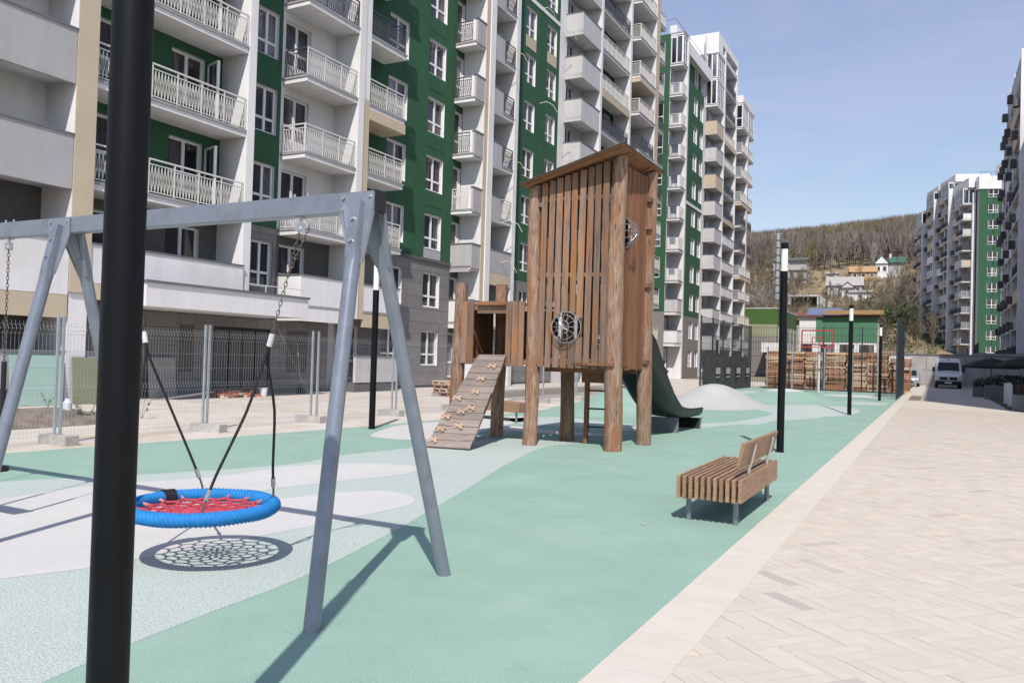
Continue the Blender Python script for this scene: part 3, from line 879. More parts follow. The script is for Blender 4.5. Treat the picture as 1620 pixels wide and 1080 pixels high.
def building_two():
    b = thing('apartment_building', 'farther green and white apartment block standing past the wooden tower', 'building', (-21.5, 70, 0))
    NF = 11; top = zf(NF); XF = 1.2; XR = 1.9
    pbox('core', b, -14, -0.26, 0.3, 28.0, 0, top, 'white_wall')
    def bw(y0, y1, wins, m, nf=NF, split=True, zt=None):
        holes = []
        for k in range(nf):
            for a, c, kind in wins:
                H = (a, c, zf(k) + 0.04, zf(k) + 2.25) if kind != 'w' else (a, c, 1.04 + FH * k, 2.70 + FH * k)
                holes.append(H)
                window(b, -0.15, H[0] + 0.005, H[1] - 0.005, H[2] + 0.005, H[3] - 0.005, {'d': 'door', 'D': 'door2', 'w': 'cross'}[kind])
        t = zt or zf(nf)
        if split:
            wall(b, y0, y1, 0, 6.0, [h for h in holes if h[2] < 5.9], 'brick_grey'); wall(b, y0, y1, 6.0, t, [h for h in holes if h[2] >= 5.9], m)
        else: wall(b, y0, y1, 0, t, holes, m)
    # end wall towards the playground
    wall(b, -9.0, 0.0, 6.0, top, [(-1.5, -0.5, zf(k) + 0.3, zf(k) + 2.2) for k in range(2, NF)], 'green_wall', x=0.0, axis='x', name='end_wall')
    for k in range(2, NF): window(b, -1.0, 0.10, 0.105 + 0.99, zf(k) + 0.3, zf(k) + 2.2, 'door', -math.pi / 2).location = (-1.0, 0.12, zf(k) + 0.3)
    wall(b, -9.0, 0.0, 0, 6.0, [], 'brick_grey', axis='x', name='end_wall')
    bw(0.0, 1.5, [(0.3, 1.0, 'd')], 'white_wall')
    for k in range(1, NF + 1):
        o = slab(b, 0.0, 1.38, XF, zf(k), x0=0.0)
        if k == NF: continue
        if k in (1, 2): solid_front(o, 0.0, 1.38, XF - 0.1, zf(k), 'white_wall' if k == 1 else 'lightgrey_wall', under=0.3, x0=0.02)
        elif k == NF - 1: 
            window(o, XF - 0.06, 0.06, 1.36, zf(k) + 0.04, zf(k) + 2.5, 'glazed', name='glazing'); window(o, XF / 2, 0.0, XF - 0.14, zf(k) + 0.04, zf(k) + 2.5, 'wide', -math.pi / 2, 'glazing').location = Vector((XF / 2 - 0.02, 0.05, zf(k) + 0.04)) - POS[o.name]
        else:
            front_rail(o, XF - 0.05, 0.05, 1.34, zf(k), 'rail_white'); side_rail(o, 0.05, 0.03, XF - 0.35, zf(k), 'rail_dark' if 5 <= k <= 7 else 'rail_white')
            pbox('end_panel', o, XF - 0.30, XF - 0.08, 0.03, 0.08, zf(k) - 0.1, zf(k) + 1.06, 'white_wall')
    fin(b, 1.4, 1.8, XF + 0.05, 0, top)
    bw(1.5, 12.0, [(8.2, 9.6, 'w'), (10.65, 12.0 - 0.1, 'w')], 'green_wall')
    pbox('string_course', b, 0.003, 0.05, 2.0, 12.2, zf(6) - 0.3, zf(6), 'white_wall')
    pbox('parapet_band', b, -0.1, 0.55, 0.02, 12.5, top - 0.45, top + 0.72, 'white_wall')
    # taller middle section
    NM = 12; tm = zf(NM) + 1.6
    bw(12.0, 15.9, [(13.0, 14.2, 'D')], 'white_wall', NM, False, tm)
    for k in range(1, NM):
        o = slab(b, 12.7, 15.78, XF, zf(k), lip=False)
        if k >= NM - 2: 
            window(o, XF - 0.06, 12.76, 15.74, zf(k) + 0.04, zf(k) + 2.55, 'glazed', name='glazing'); window(o, XF / 2, 0.0, XF - 0.14, zf(k) + 0.04, zf(k) + 2.55, 'wide', -math.pi / 2, 'glazing').location = Vector((XF / 2 - 0.02, 12.75, zf(k) + 0.04)) - POS[o.name]
        else: solid_front(o, 12.7, 15.78, XF - 0.1, zf(k), 'beige_wall' if k in (7, 9) else 'lightgrey_wall', under=0.34)
    fin(b, 15.8, 16.1, XF + 0.05, 0, tm, 'white_wall'); fin(b, 16.105, 16.3, XF + 0.02, 0, tm - 3, 'beige_wall')
    bw(15.9, 21.9, [(17.0, 18.2, 'D'), (19.6, 20.8, 'D')], 'grey_wall', NM, False, tm)
    for k in range(1, NM + 1):
        o = slab(b, 16.32, 21.58, XF, zf(k))
        if k in (2, 3, 4, 5): parapet(o, XF - 0.06, XF + 0.06, 16.32, 21.58, zf(k) - 0.05, zf(k) + 0.85, 'white_wall')
        elif k in (6, 9): pbox('fascia', o, XF - 0.05, XF + 0.06, 16.32, 21.58, zf(k) - 0.5, zf(k) - 0.05, 'beige_wall')
        if k < NM: front_rail(o, XF - 0.1, 16.36, 21.54, zf(k), 'rail_dark' if k in (6, 7, 10, 11) else 'rail_white')
    fin(b, 21.6, 21.9, XF + 0.05, 0, tm)
    at = MB(); at.bx(-6, XF + 0.03, 12.62, 14.6, zf(NM - 1) + 2.56, tm + 0.3)
    at.bx(-6, XF + 0.03, 14.605, 21.95, tm - 0.45, tm + 0.3).bx(XF - 0.2, XF + 0.03, 14.605, 21.95, zf(NM - 1) + 2.56, zf(NM - 1) + 3.0)
    part('attic', at, 'white_wall', b)
    # last section
    bw(21.9, 28.0, [(22.5, 23.7, 'D'), (26.2, 27.0, 'd')], 'white_wall', NF, False)
    for k in range(1, NF + 1):
        o = slab(b, 21.95, 24.9, XR, zf(k)); o2 = slab(b, 25.35, 28.0, XR, zf(k))
        if k == NF: continue
        if k == NF - 1:
            window(o, XR - 0.06, 22.0, 24.86, zf(k) + 0.04, zf(k) + 2.55, 'glazed', name='glazing'); window(o2, XR - 0.06, 25.4, 27.95, zf(k) + 0.04, zf(k) + 2.55, 'glazed', name='glazing')
            window(o, XR / 2, 0.0, XR - 0.14, zf(k) + 0.04, zf(k) + 2.55, 'glazed', -math.pi / 2, 'glazing').location = Vector((XR / 2, 22.0, zf(k) + 0.04)) - POS[o.name]
            continue
        rm = 'rail_dark' if k in (5, 6) else 'rail_white'
        front_rail(o, XR - 0.05, 22.0, 24.86, zf(k), rm); side_rail(o, 22.0, 0.2, XR - 0.08, zf(k), rm)
        front_rail(o2, XR - 0.05, 25.4, 27.95, zf(k), rm)
        if k in (4, 7): pbox('fascia', o, 0.02, XR + 0.02, 22.0, 27.9, zf(k) - 0.5, zf(k) - 0.205, 'beige_wall')
    fin2(b, 24.92, 25.33, XR + 0.03, 0, top)
    pbox('roof_parapet', b, -6, XR, 21.96, 27.95, top + 0.04, top + 0.85, 'white_wall')
    part('roof_railing', MB().bar((-6, 0.1, top + 1.3), (0.4, 0.1, top + 1.3), 0.02).bar((0.4, 0.1, top + 1.3), (0.4, 12.4, top + 1.3), 0.02), 'rail_dark', b)
building_two()
# ------------------------------------------------------------------ right-hand blocks, retaining wall, low buildings
def building_right():
    b = thing('apartment_building', 'shaded apartment block at the right edge with dark air conditioners', 'building', (8.5, 118, 0), math.pi)
    tops = [(0.0, 2.6, 29.4), (2.6, 6.0, 32.6), (6.0, 24.0, 34.2), (24.0, 93.0, 27.4)]
    for i, (a, c, t) in enumerate(tops):
        pbox('core', b, -14, -0.27, a + (0.4 if i == 0 else 0.002), c - 0.002, 0, t, 'lightgrey_wall')
    pbox('plain_wall', b, -0.265, 0.0, 24.0, 92.98, 0, 27.4, 'lightgrey_wall')
    rnd = random.Random(5)
    x1 = 1.2
    segs = [(0.0, 2.5, 29.2), (2.9, 5.7, 32.3), (6.1, 10.2, 33.9), (10.6, 15.6, 33.9), (16.0, 23.6, 33.9)]
    for si, (a, c, t) in enumerate(segs):
        nf = int((t - 0.4) / FH)
        hs = []
        for k in range(nf):
            w0 = a + (c - a) * 0.2; w1 = min(w0 + 1.3, c - 0.2)
            hs.append((w0, w1, zf(k) + 0.04, zf(k) + 2.25))
            window(b, -0.15, w0 + 0.005, w1 - 0.005, zf(k) + 0.045, zf(k) + 2.245, 'door2')
        wall(b, a, c + 0.4, 0, t, hs, 'lightgrey_wall')
        fin(b, c + 0.02, c + 0.38, x1 + 0.05, 0, t, 'white_wall')
        for k in range(1, nf):
            o = slab(b, a + 0.02, c, x1, zf(k))
            q = rnd.random()
            if k >= nf - 1: window(o, x1 - 0.06, a + 0.06, c - 0.04, zf(k) + 0.04, zf(k) + 2.5, 'glazed', name='glazing')
            elif q < 0.35: parapet(o, x1 - 0.08, x1 + 0.04, a + 0.02, c, zf(k) - 0.3, zf(k) + 1.08, rnd.choice(['lightgrey_wall', 'beige_wall', 'white_wall']))
            else: front_rail(o, x1 - 0.05, a + 0.05, c - 0.03, zf(k), 'rail_dark' if q < 0.75 else 'rail_white')
            if rnd.random() < 0.75:
                y = a + 0.1 + (c - a - 0.9) * rnd.random()
                pbox('air_conditioner', o, x1 + 0.06, x1 + 0.62, y, y + 0.9, zf(k) - 0.05, zf(k) + 0.75, 'ac_grey')
    cn = pbox('canopy', b, 0.1, 4.6, 12, 24, 2.9, 3.25, 'white_wall'); pbox('coping', cn, 0.1, 4.65, 11.95, 24.05, 3.251, 3.33, 'coping')
    part('terrace_rail', rail_mesh(11.9, 'rail_dark'), 'rail_dark', cn, loc=(4.5, 12.05, 3.33))
building_right()

def building_far():
    b = thing('apartment_building', 'distant apartment block with one sunlit green end wall above the van', 'building', (-2.7, 194, 3.0), R(-163.3))
    L = 32.4; rnd = random.Random(11)
    pbox('core', b, -13, -0.27, 0, L - 0.27, 0, 31.5, 'lightgrey_wall')
    segs = [(0.0, 6.6, 11, 0.2), (7.0, 14.0, 12, 0.9), (14.4, 22.6, 12, 1.2), (23.0, 30.4, 11, 1.6)]
    for si, (a, c, nf, h) in enumerate(segs):
        top = zf(nf) + h
        mid = a + (c - a) * 0.52
        hs = []
        for k in range(nf):
            for w0, w1 in ((a + 0.8, a + 2.2), (mid + 0.5, mid + 1.9)):
                hs.append((w0, w1, zf(k) + 0.04, zf(k) + 2.25))
                window(b, -0.15, w0 + 0.005, w1 - 0.005, zf(k) + 0.045, zf(k) + 2.245, 'door2')
        wall(b, a, c + 0.4, 0, top, hs, 'white_wall' if si != 2 else 'green_wall')
        x1 = 1.3; x2 = 2.0
        fin(b, mid - 0.15, mid + 0.15, x1 + 0.05, 0, top - 2.5, 'white_wall'); fin(b, c + 0.05, c + 0.35, (x2 + 0.03) if si < 3 else 0.5, 0, top - 2.5, 'white_wall')
        for k in range(1, nf + 1):
            o = slab(b, a + 0.05, mid - 0.17, x1, zf(k)); o2 = slab(b, mid + 0.17, c + 0.03, x2, zf(k))
            if k == nf: continue
            if k >= nf - 1:
                window(o, x1 - 0.06, a + 0.08, mid - 0.2, zf(k) + 0.04, zf(k) + 2.55, 'glazed', name='glazing')
                window(o2, x2 - 0.06, mid + 0.2, c, zf(k) + 0.04, zf(k) + 2.55, 'glazed', name='glazing')
                window(o2, x2 / 2, 0, x2 - 0.15, zf(k) + 0.04, zf(k) + 2.55, 'wide', math.pi / 2, 'glazing').location = Vector((x2 / 2, c - 0.03, zf(k) + 0.04)) - POS[o2.name]
                continue
            for oo, p0, p1, xx in ((o, a + 0.06, mid - 0.18, x1), (o2, mid + 0.18, c + 0.02, x2)):
                q = rnd.random()
                if q < 0.3: parapet(oo, xx - 0.08, xx + 0.04, p0, p1, zf(k) - 0.3, zf(k) + 1.08, rnd.choice(['lightgrey_wall', 'beige_wall', 'white_wall', 'lightgrey_wall']))
                else: front_rail(oo, xx - 0.05, p0, p1, zf(k), 'rail_dark' if q < 0.7 else 'rail_white')
            rr = side_rail(o2, c - 0.02, 0.2, x2 - 0.08, zf(k), 'rail_dark' if rnd.random() < 0.5 else 'rail_white')
            if rnd.random() < 0.5: parapet(o2, 0.3, x2 - 0.12, c - 0.1, c + 0.0, zf(k) - 0.25, zf(k) + 1.05, rnd.choice(['white_wall', 'lightgrey_wall', 'beige_wall']))
            if rnd.random() < 0.45: pbox('air_conditioner', o, x1 + 0.06, x1 + 0.55, a + 0.5, a + 1.4, zf(k), zf(k) + 0.75, 'ac_grey')
        at = MB().bx(-5, 0.9 + 0.3 * (si % 2), a - 0.02, c + 0.38, zf(nf) + 0.03, zf(nf) + max(h, 0.5) + 0.2)
        part('attic', at, 'white_wall', b)
    # sunlit green end wall, faces the street (+y of the block)
    ew = MB(); nf = 11
    holes = [(-3.1, -1.5, zf(k) + 0.75, zf(k) + 2.35) for k in range(nf)]
    ys = sorted({-3.6, 0.0, -3.1, -1.5}); zs = sorted({0, zf(nf) - 0.6, *[h[2] for h in holes], *[h[3] for h in holes]})
    for i in range(len(ys) - 1):
        for j in range(len(zs) - 1):
            cx, cz = (ys[i] + ys[i + 1]) / 2, (zs[j] + zs[j + 1]) / 2
            if any(h[0] < cx < h[1] and h[2] < cz < h[3] for h in holes): continue
            ew.add([(ys[i], L, zs[j]), (ys[i], L, zs[j + 1]), (ys[i + 1], L, zs[j + 1]), (ys[i + 1], L, zs[j])], [(0, 1, 2, 3)])
    part('end_wall', ew, 'green_wall', b)
    for h in holes:
        f, p = window_mesh(1.6, 1.6, 'cross')
        o = link('window', f, b, (-2.3, L - 0.12, h[2])); o.rotation_euler.z = math.pi / 2; link('pane', p, o, (-2.3, L - 0.12, h[2]))
        pbox('sill', o, -3.15, -1.45, L - 0.02, L + 0.08, h[2] - 0.06, h[2] - 0.001, 'frame_white')
    pbox('parapet_band', b, -3.6, 0.1, L - 1.2, L + 0.12, zf(nf) - 0.6, zf(nf) + 1.7, 'white_wall')
    pbox('white_wing', b, -14, -3.62, L - 3, L + 0.6, 0, 35.2, 'white_wall')
    for k in range(1, 11):
        o = slab(b, L + 0.6, L + 1.8, -6.0, zf(k), x0=-8.6)
        f, p = window_mesh(1.3, 2.2, 'door2'); w = link('window', f, b, (-4.9, L + 0.62, zf(k) + 0.1)); w.rotation_euler.z = math.pi / 2; link('pane', p, w, (-4.9, L + 0.62, zf(k) + 0.1))
        if rnd.random() < 0.5: parapet(o, -8.6, -6.0, L + 1.68, L + 1.8, zf(k) - 0.25, zf(k) + 1.05, rnd.choice(['white_wall', 'beige_wall', 'lightgrey_wall']))
        else:
            r = part('railing', rail_mesh(2.5, 'rail_white'), 'rail_white', o, loc=(-8.55, L + 1.75, zf(k) + 0.035)); r.rotation_euler.z = -math.pi / 2
        if rnd.random() < 0.6: pbox('air_conditioner', o, -5.9, -5.0, L + 0.66, L + 1.1, zf(k) + 0.1, zf(k) + 0.8, 'ac_grey')
    rr = MB()
    for i in range(5): rr.bar((-3.5 + i * 0.85, L + 0.05, zf(11) + 1.7), (-3.5 + i * 0.85, L + 0.05, zf(11) + 2.4), 0.03)
    rr.bar((-3.5, L + 0.05, zf(11) + 2.4), (0, L + 0.05, zf(11) + 2.4), 0.03)
    part('roof_railing', rr, 'rail_dark', b)
building_far()

rw = thing('retaining_wall', 'long plain grey retaining wall behind the white van', 'wall', (2, 85, 0))
def cpart(name, mb, m, root, **k):   # mesh given in world coordinates, root unrotated
    o = part(name, mb, m, root, **k)
    o.location = Vector(o.location) - Vector(root.location)
    return o
for i in range(12):
    x0 = -7.0 + i * 1.6
    cpart('panel', MB().bx(x0 + 0.012, x0 + 1.588, 85.0, 85.35, 0, 2.85), 'house_grey', rw)
cpart('coping', MB().bx(-7.0, 12.2, 84.94, 85.5, 2.851, 2.98), 'coping', rw)
struct('terrace', MB().bx(-7, 60, 85.36, 230, -0.5, 2.95), 'ground_far')

gh = thing('low_building', 'low grey brick building with bright green top band beyond the court', 'building', (-21.5, 104, 0))
def hw(name, mb, m): return cpart(name, mb, m, gh)
hw('wall', MB().bx(-26, -17.4, 104, 121, 0, 5.0), 'brick_grey'); hw('panel_band', MB().bx(-26.03, -17.37, 103.97, 121.03, 5.002, 6.6), 'olive_panel')
hw('top_band', MB().bx(-26.06, -17.34, 103.94, 121.06, 6.602, 8.5), 'apple_green'); hw('roof_edge', MB().bx(-26.1, -17.3, 103.9, 121.1, 8.501, 8.62), 'lightgrey_wall')
for i in range(5):
    y = 105 + i * 3
    w = hw('window', MB().bx(-17.38, -17.335, y, y + 1.5, 3.3, 6.2), 'frame_white'); cpart('pane', MB().bx(-17.334, -17.325, y + 0.12, y + 1.38, 3.42, 6.08), 'glass', gh)
hw('canopy', MB().bx(-18.6, -15.6, 100.6, 103.8, 3.0, 4.2), 'white_wall'); hw('canopy_post', MB().bx(-15.9, -15.7, 100.8, 101.0, 0, 3.0), 'steel')

eh = thing('low_building', 'low building with emerald facade panels behind the basketball board', 'building', (-9.5, 96, 0))
def ehp(name, mb, m): return cpart(name, mb, m, eh)
ehp('wall', MB().bx(-13.6, -5.5, 96, 106, 0, 7.0), 'white_wall')
for i in range(9):
    x = -13.6 + i * 0.9
    if i > 1: ehp('facade_panel', MB().bx(x + 0.01, x + 0.89, 95.93, 95.995, 4.3, 7.0), 'emerald')
for i in range(3):
    x = -11.4 + i * 2.0
    w = ehp('window', MB().bx(x, x + 1.7, 95.95, 95.995, 1.4, 4.1), 'frame_white'); ehp('pane', MB().bx(x + 0.1, x + 1.6, 95.93, 95.945, 1.5, 4.0), 'glass')
ehp('door', MB().bx(-13.4, -12.2, 95.94, 95.995, 0, 4.0), 'glass'); ehp('roof_edge', MB().bx(-13.8, -5.3, 95.7, 106.2, 7.001, 7.25), 'roof_brown')
ehp('beam', MB().bx(-10.9, -4.9, 95.3, 95.65, 7.3, 7.75), 'house_orange')
bh = thing('low_building', 'long low building with maroon and blue roofs below the hillside', 'building', (-16, 120, 0))
cpart('wall', MB().bx(-20, -8, 120, 128, 0, 7.9), 'house_grey', bh)
cpart('roof', MB().prism([(-20.4, 119.5, 7.9), (-20.4, 124, 9.3), (-20.4, 128.5, 7.9)], (4.0, 0, 0)), 'roof_brown', bh)
cpart('roof', MB().prism([(-16.3, 119.5, 7.9), (-16.3, 124, 9.9), (-16.3, 128.5, 7.9)], (4.6, 0, 0)), 'roof_blue', bh)

# ------------------------------------------------------------------ hillside
KN = [(100, 0), (120, 0.2), (170, 6.5), (220, 15.5), (260, 24), (280, 29), (330, 41), (420, 58), (500, 70), (560, 75), (640, 66), (800, 40)]
def hill_z(x, y):
    for (a, za), (c, zc) in zip(KN, KN[1:]):
        if a <= y <= c:
            t = (y - a) / (c - a); z = za + (zc - za) * t; break
    else: z = 0
    z *= 1 + 0.0012 * (x + 55)
    if x > -6 and y < 260: z *= max(0.25, 1 - (x + 6) / 30)
    return z + 1.2 * noise.noise((x * 0.03, y * 0.03, 2)) * min(1, max(0, (y - 120) / 60))
hm = MB(); vs, fs = [], []
nx, ny = 90, 110
for i in range(nx + 1):
    for j in range(ny + 1):
        x, y = -330 + 520 * i / nx, 112 + 680 * j / ny
        vs.append((x, y, hill_z(x, y) - 0.1))
for i in range(nx):
    for j in range(ny):
        a = i * (ny + 1) + j
        fs.append((a, a + ny + 1, a + ny + 2, a + 1))
hm.add(vs, fs)
struct('hillside', hm, 'hill_soil', True)
def bare(mb, x, y, z, h, col, tw=12, wid=0.16, rnd=random):
    mb.t = tuple(v * 1.08 for v in col)
    w = 0.009 * h + 0.03
    mb.add([(x - w, y, z), (x + w, y - w, z), (x + w * 0.2, y, z + h * 0.8), (x - w * 0.2, y + w * 0.3, z + h * 0.8)], [(0, 1, 2, 3)])
    mb.t = col
    for i in range(tw):
        a = rnd.uniform(0, 6.283); z0 = z + h * rnd.uniform(0.2, 0.8); r = h * rnd.uniform(0.02, 0.26); z1 = min(z + h, z0 + h * rnd.uniform(0.18, 0.5))
        r0 = r * rnd.uniform(0.0, 0.7); b_ = a + rnd.uniform(-0.9, 0.9)
        q = wid * rnd.uniform(0.5, 1.3)
        px, py = x + r0 * math.cos(b_), y + r0 * math.sin(b_)
        mb.add([(px - q, py, z0), (px + q, py, z0), (x + r * math.cos(a), y + r * math.sin(a), z1)], [(0, 1, 2)])
rt = random.Random(3)
fm = MB(); cnt = 0
while cnt < 5200:
    y = 285 + 290 * rt.random() ** 0.85
    x = rt.uniform(-0.30 * y, 0.05 * y)
    if y < 300 and -38 < x < -8 and rt.random() < 0.9: continue
    u = rt.random(); v = rt.uniform(0.75, 1.2)
    patch = noise.noise((x * 0.018, y * 0.014, 5))
    if patch > 0.0 and u < 0.6: col = (0.165 * v, 0.145 * v, 0.07 * v)
    elif u < 0.75: col = (0.18 * v, 0.145 * v, 0.125 * v)
    else: col = (0.25 * v, 0.215 * v, 0.195 * v)
    bare(fm, x, y, hill_z(x, y), rt.uniform(9, 14), col, 34, 0.13, rt)
    cnt += 1
# sparse saplings lower on the slope
for i in range(900):
    y = rt.uniform(165, 285); x = rt.uniform(-0.24 * y, 0.0)
    if -36 < x < -11 and y > 200 and rt.random() < 0.85: continue
    v = rt.uniform(0.7, 1.2)
    bare(fm, x, y, hill_z(x, y), rt.uniform(3, 7.5), (0.17 * v, 0.14 * v, 0.095 * v), 26, 0.06, rt)
fo = struct('bare_forest', fm, 'twig', kind='stuff', label='bare brown spring forest covering the hillside')
# bushes and dry grass tufts as one mass
bm_ = MB()
for i in range(1500):
    y = rt.uniform(150, 290); x = rt.uniform(-0.24 * y, 0.01 * y)
    z = hill_z(x, y); v = rt.uniform(0.6, 1.3); s = rt.uniform(0.4, 1.2)
    u = rt.random()
    bm_.t = (0.09 * v, 0.10 * v, 0.04 * v) if u < 0.35 else ((0.20 * v, 0.16 * v, 0.09 * v) if u < 0.7 else (0.12 * v, 0.105 * v, 0.07 * v))
    for k in range(22):
        a = rt.uniform(0, 6.283); r = s * rt.uniform(0.2, 1.0)
        px, py, pz = x + r * math.cos(a), y + r * math.sin(a) * 0.6, z + s * rt.uniform(0.1, 0.9)
        q = s * 0.16
        bm_.add([(px - q, py, pz - q * 0.6), (px + q, py - q * 0.4, pz - q * 0.3), (px + q * 0.2, py + q * 0.3, pz + q)], [(0, 1, 2)])
struct('hillside_scrub', bm_, 'twig', kind='stuff', label='dry scrub and bushes on the slope below the forest')

def big_tree(label, x, y, h, col, leafy=None, name='bare_tree', seed=0, tw=110, group=None):
    rnd = random.Random(seed)
    z = hill_z(x, y)
    t = thing(name, label, 'tree', (x, y, z), 0, group)
    tr = MB()
    tr.tube([(0, 0, -0.3), (0.05 * h * rnd.uniform(-1, 1), 0, h * 0.35), (0.06 * h * rnd.uniform(-1, 1), 0, h * 0.75)], [0.035 * h * 0.6, 0.02 * h * 0.6, 0.006 * h], 6)
    part('trunk', tr, 'bark', t)
    cr = MB(); tips = []
    for i in range(11):
        a = rnd.uniform(0, 6.283); z0 = h * rnd.uniform(0.25, 0.65); r = h * rnd.uniform(0.15, 0.36)
        e = Vector((r * math.cos(a), r * math.sin(a), min(h * 0.97, z0 + h * rnd.uniform(0.2, 0.4))))
        cr.t = tuple(v * 1.2 for v in col); cr.cyl((0, 0, z0), e, 0.011 * h, 0.003 * h, 3, False)
        for k in range(tw // 11):
            f = rnd.uniform(0.35, 1.0); p = Vector((0, 0, z0)).lerp(e, f)
            q = p + Vector((rnd.uniform(-1, 1), rnd.uniform(-1, 1), rnd.uniform(-0.1, 1))) * h * 0.15
            cr.t = col; cr.cyl(p, q, 0.003 * h, 0.0012 * h, 3, False); tips.append(q)
    if leafy:
        for q in tips:
            for k in range(5):
                c = q + Vector((rnd.gauss(0, 1), rnd.gauss(0, 1), rnd.gauss(0, 1))) * h * 0.055
                s = h * rnd.uniform(0.015, 0.035); v = rnd.uniform(0.6, 1.4)
                cr.t = tuple(w * v for w in leafy)
                d1 = Vector((rnd.uniform(-1, 1), rnd.uniform(-1, 1), rnd.uniform(-1, 1))).normalized() * s; d2 = d1.orthogonal().normalized() * s * 0.8
                cr.add([c - d1, c + d2, c + d1, c - d2], [(0, 1, 2, 3)])
    part('crown', cr, 'twig', t)
pale = (0.34, 0.31, 0.28); brn = (0.20, 0.165, 0.14)
big_tree('pale bare tree beside the green topped low building, left of the mast', -34.5, 190, 10.5, pale, seed=1, tw=230)
big_tree('smaller pale bare tree at the edge of the apartment block', -38.0, 196, 9, pale, seed=2, tw=200)
big_tree('brown bare tree in front of the mast foot', -33.0, 205, 9.5, brn, seed=3, tw=200)
for i, (x, y, h, lf, lab) in enumerate([(-8.3, 172, 6.5, (0.035, 0.05, 0.02), 'dark evergreen tree below the hillside, beside the court fence top'), (-5.0, 176, 11, None, 'grey bare tree close to the distant apartment block'),
        (-11.5, 182, 9, None, 'bare brown tree at the foot of the slope above the court'), (-7.0, 195, 12, None, 'tall bare tree between evergreen and distant block'),
        (-13.5, 190, 6.5, (0.045, 0.06, 0.02), 'round dark bush below the grey roofed house'), (-16.0, 178, 5, (0.06, 0.08, 0.025), 'small green bush right of the red sign'),
        (-4.5, 160, 8, (0.05, 0.065, 0.025), 'dark green tree against the foot of the distant block'), (-9.6, 160, 6, (0.09, 0.11, 0.03), 'yellow green young tree behind the court fence')]):
    big_tree(lab, x, y, h, brn, lf, 'leafy_tree' if lf else 'bare_tree', 20 + i, 150)

def house(label, x, y, w, d, h, rh, wm, rm, rz=0.0, z=None, wins=3, axis='x'):
    z = hill_z(x, y) - 0.5 if z is None else z
    t = thing('hillside_house', label, 'house', (x, y, z), rz)
    part('wall', MB().bx(-w / 2, w / 2, -d / 2, d / 2, -1.5, h), wm, t)
    r = MB(); o = 0.5
    if axis == 'x': r.prism([(-w / 2 - o, -d / 2 - o, h - 0.1), (-w / 2 - o, 0, h + rh), (-w / 2 - o, d / 2 + o, h - 0.1)], (w + 2 * o, 0, 0))
    else: r.prism([(-w / 2 - o, -d / 2 - o, h + 0.02), (0, -d / 2 - o, h + rh), (w / 2 + o, -d / 2 - o, h + 0.02)], (0, d + 2 * o, 0))
    part('roof', r, rm, t)
    if axis == 'y': part('gable', MB().prism([(-w / 2, -d / 2 - o - 0.05, h), (0, -d / 2 - o - 0.05, h + rh - 0.5), (w / 2, -d / 2 - o - 0.05, h)], (0, 0.04, 0)), wm, t)
    for i in range(wins):
        xx = -w / 2 + w * (i + 0.5) / wins
        q = part('window', MB().bx(xx - 0.65, xx + 0.65, -d / 2 - 0.06, -d / 2 - 0.02, h * 0.35, h * 0.8), 'frame_white', t)
        part('pane', MB().bx(xx - 0.5, xx + 0.5, -d / 2 - 0.09, -d / 2 - 0.065, h * 0.4, h * 0.75), 'glass', q)
    return t
h_ = house('white gabled house with green roof high on the hillside', -15.2, 283, 3.8, 7, 4.0, 2.6, 'white_wall', 'roof_green', 0, wins=2, axis='y')
part('side_roof', MB().prism([(2.3, -3.4, 4.2), (2.3, -0.2, 6.4), (2.3, 3.0, 4.2)], (4.4, 0, 0)), 'roof_green', h_); part('side_wall', MB().bx(1.95, 6.5, -2.7, 2.7, -1, 4.18), 'house_grey', h_); part('chimney', MB().bx(2.0, 2.7, -0.4, 0.4, 5.6, 7.4), 'lightgrey_wall', h_)
house('small orange house left of the white gabled one', -20.6, 279, 7.5, 5, 2.6, 2.0, 'house_orange', 'house_orange', R(8), wins=3)
house('wide grey roofed house in the middle of the slope', -23.4, 252, 9.2, 6, 2.6, 2.8, 'house_grey', 'roof_grey', R(5), wins=4)
house('little dormer cottage in front of the grey roofed house', -21.9, 246, 3.2, 3, 2.6, 1.8, 'lightgrey_wall', 'roof_brown', 0, wins=1, axis='y')
house('low white garden hut above the bare slope', -30.2, 283, 3.2, 3, 2.0, 0.6, 'white_wall', 'roof_grey', 0, wins=1)
house('pale shed with flat roof below the grey roofed house', -17.8, 235, 5.0, 3, 2.4, 0.5, 'white_wall', 'roof_grey', R(-4), wins=1)
ub = thing('unfinished_building', 'unfinished three storey brick building behind the mast', 'building', (-42.0, 270, hill_z(-42, 270) - 1))
part('wall', MB().bx(0.3, 5.4, 0, 7, 0, 8.6), 'brick_red' if False else 'house_grey', ub)
for k in range(4): part('floor_slab', MB().bx(-5, 5.6, -0.6, 7, k * 2.8, k * 2.8 + 0.35), 'concrete', ub)
for k in range(4): part('column', MB().bx(-4.6 + k * 1.5, -4.2 + k * 1.5, -0.3, 0.1, 0.35, 8.4), 'concrete', ub)
part('roof', MB().prism([(-5.3, -1, 8.76), (-5.3, 3.5, 10.0), (-5.3, 8, 8.76)], (11.2, 0, 0)), 'stone_back', ub)
cp = thing('concrete_shelter', 'open concrete shelter with flat roof on the bare slope', 'shelter', (-30.0, 222, hill_z(-30, 222) - 0.6))
part('roof', MB().bx(-4.2, 3.4, -2, 3, 3.1, 3.5), 'lightgrey_wall', cp); part('back_wall', MB().bx(-4, 3.2, 2.6, 3, -0.5, 3.099), 'stone_back', cp)
for x in (-4, 3.0): part('column', MB().bx(x, x + 0.35, -1.9, -1.55, -0.5, 3.099), 'lightgrey_wall', cp)
part('ramp_wall', MB().prism([(3.5, -1, -0.5), (7.5, -1, -0.5), (7.5, -1, 1.2), (3.5, -1, 3.2)], (0, 0.4, 0)), 'house_grey', cp)
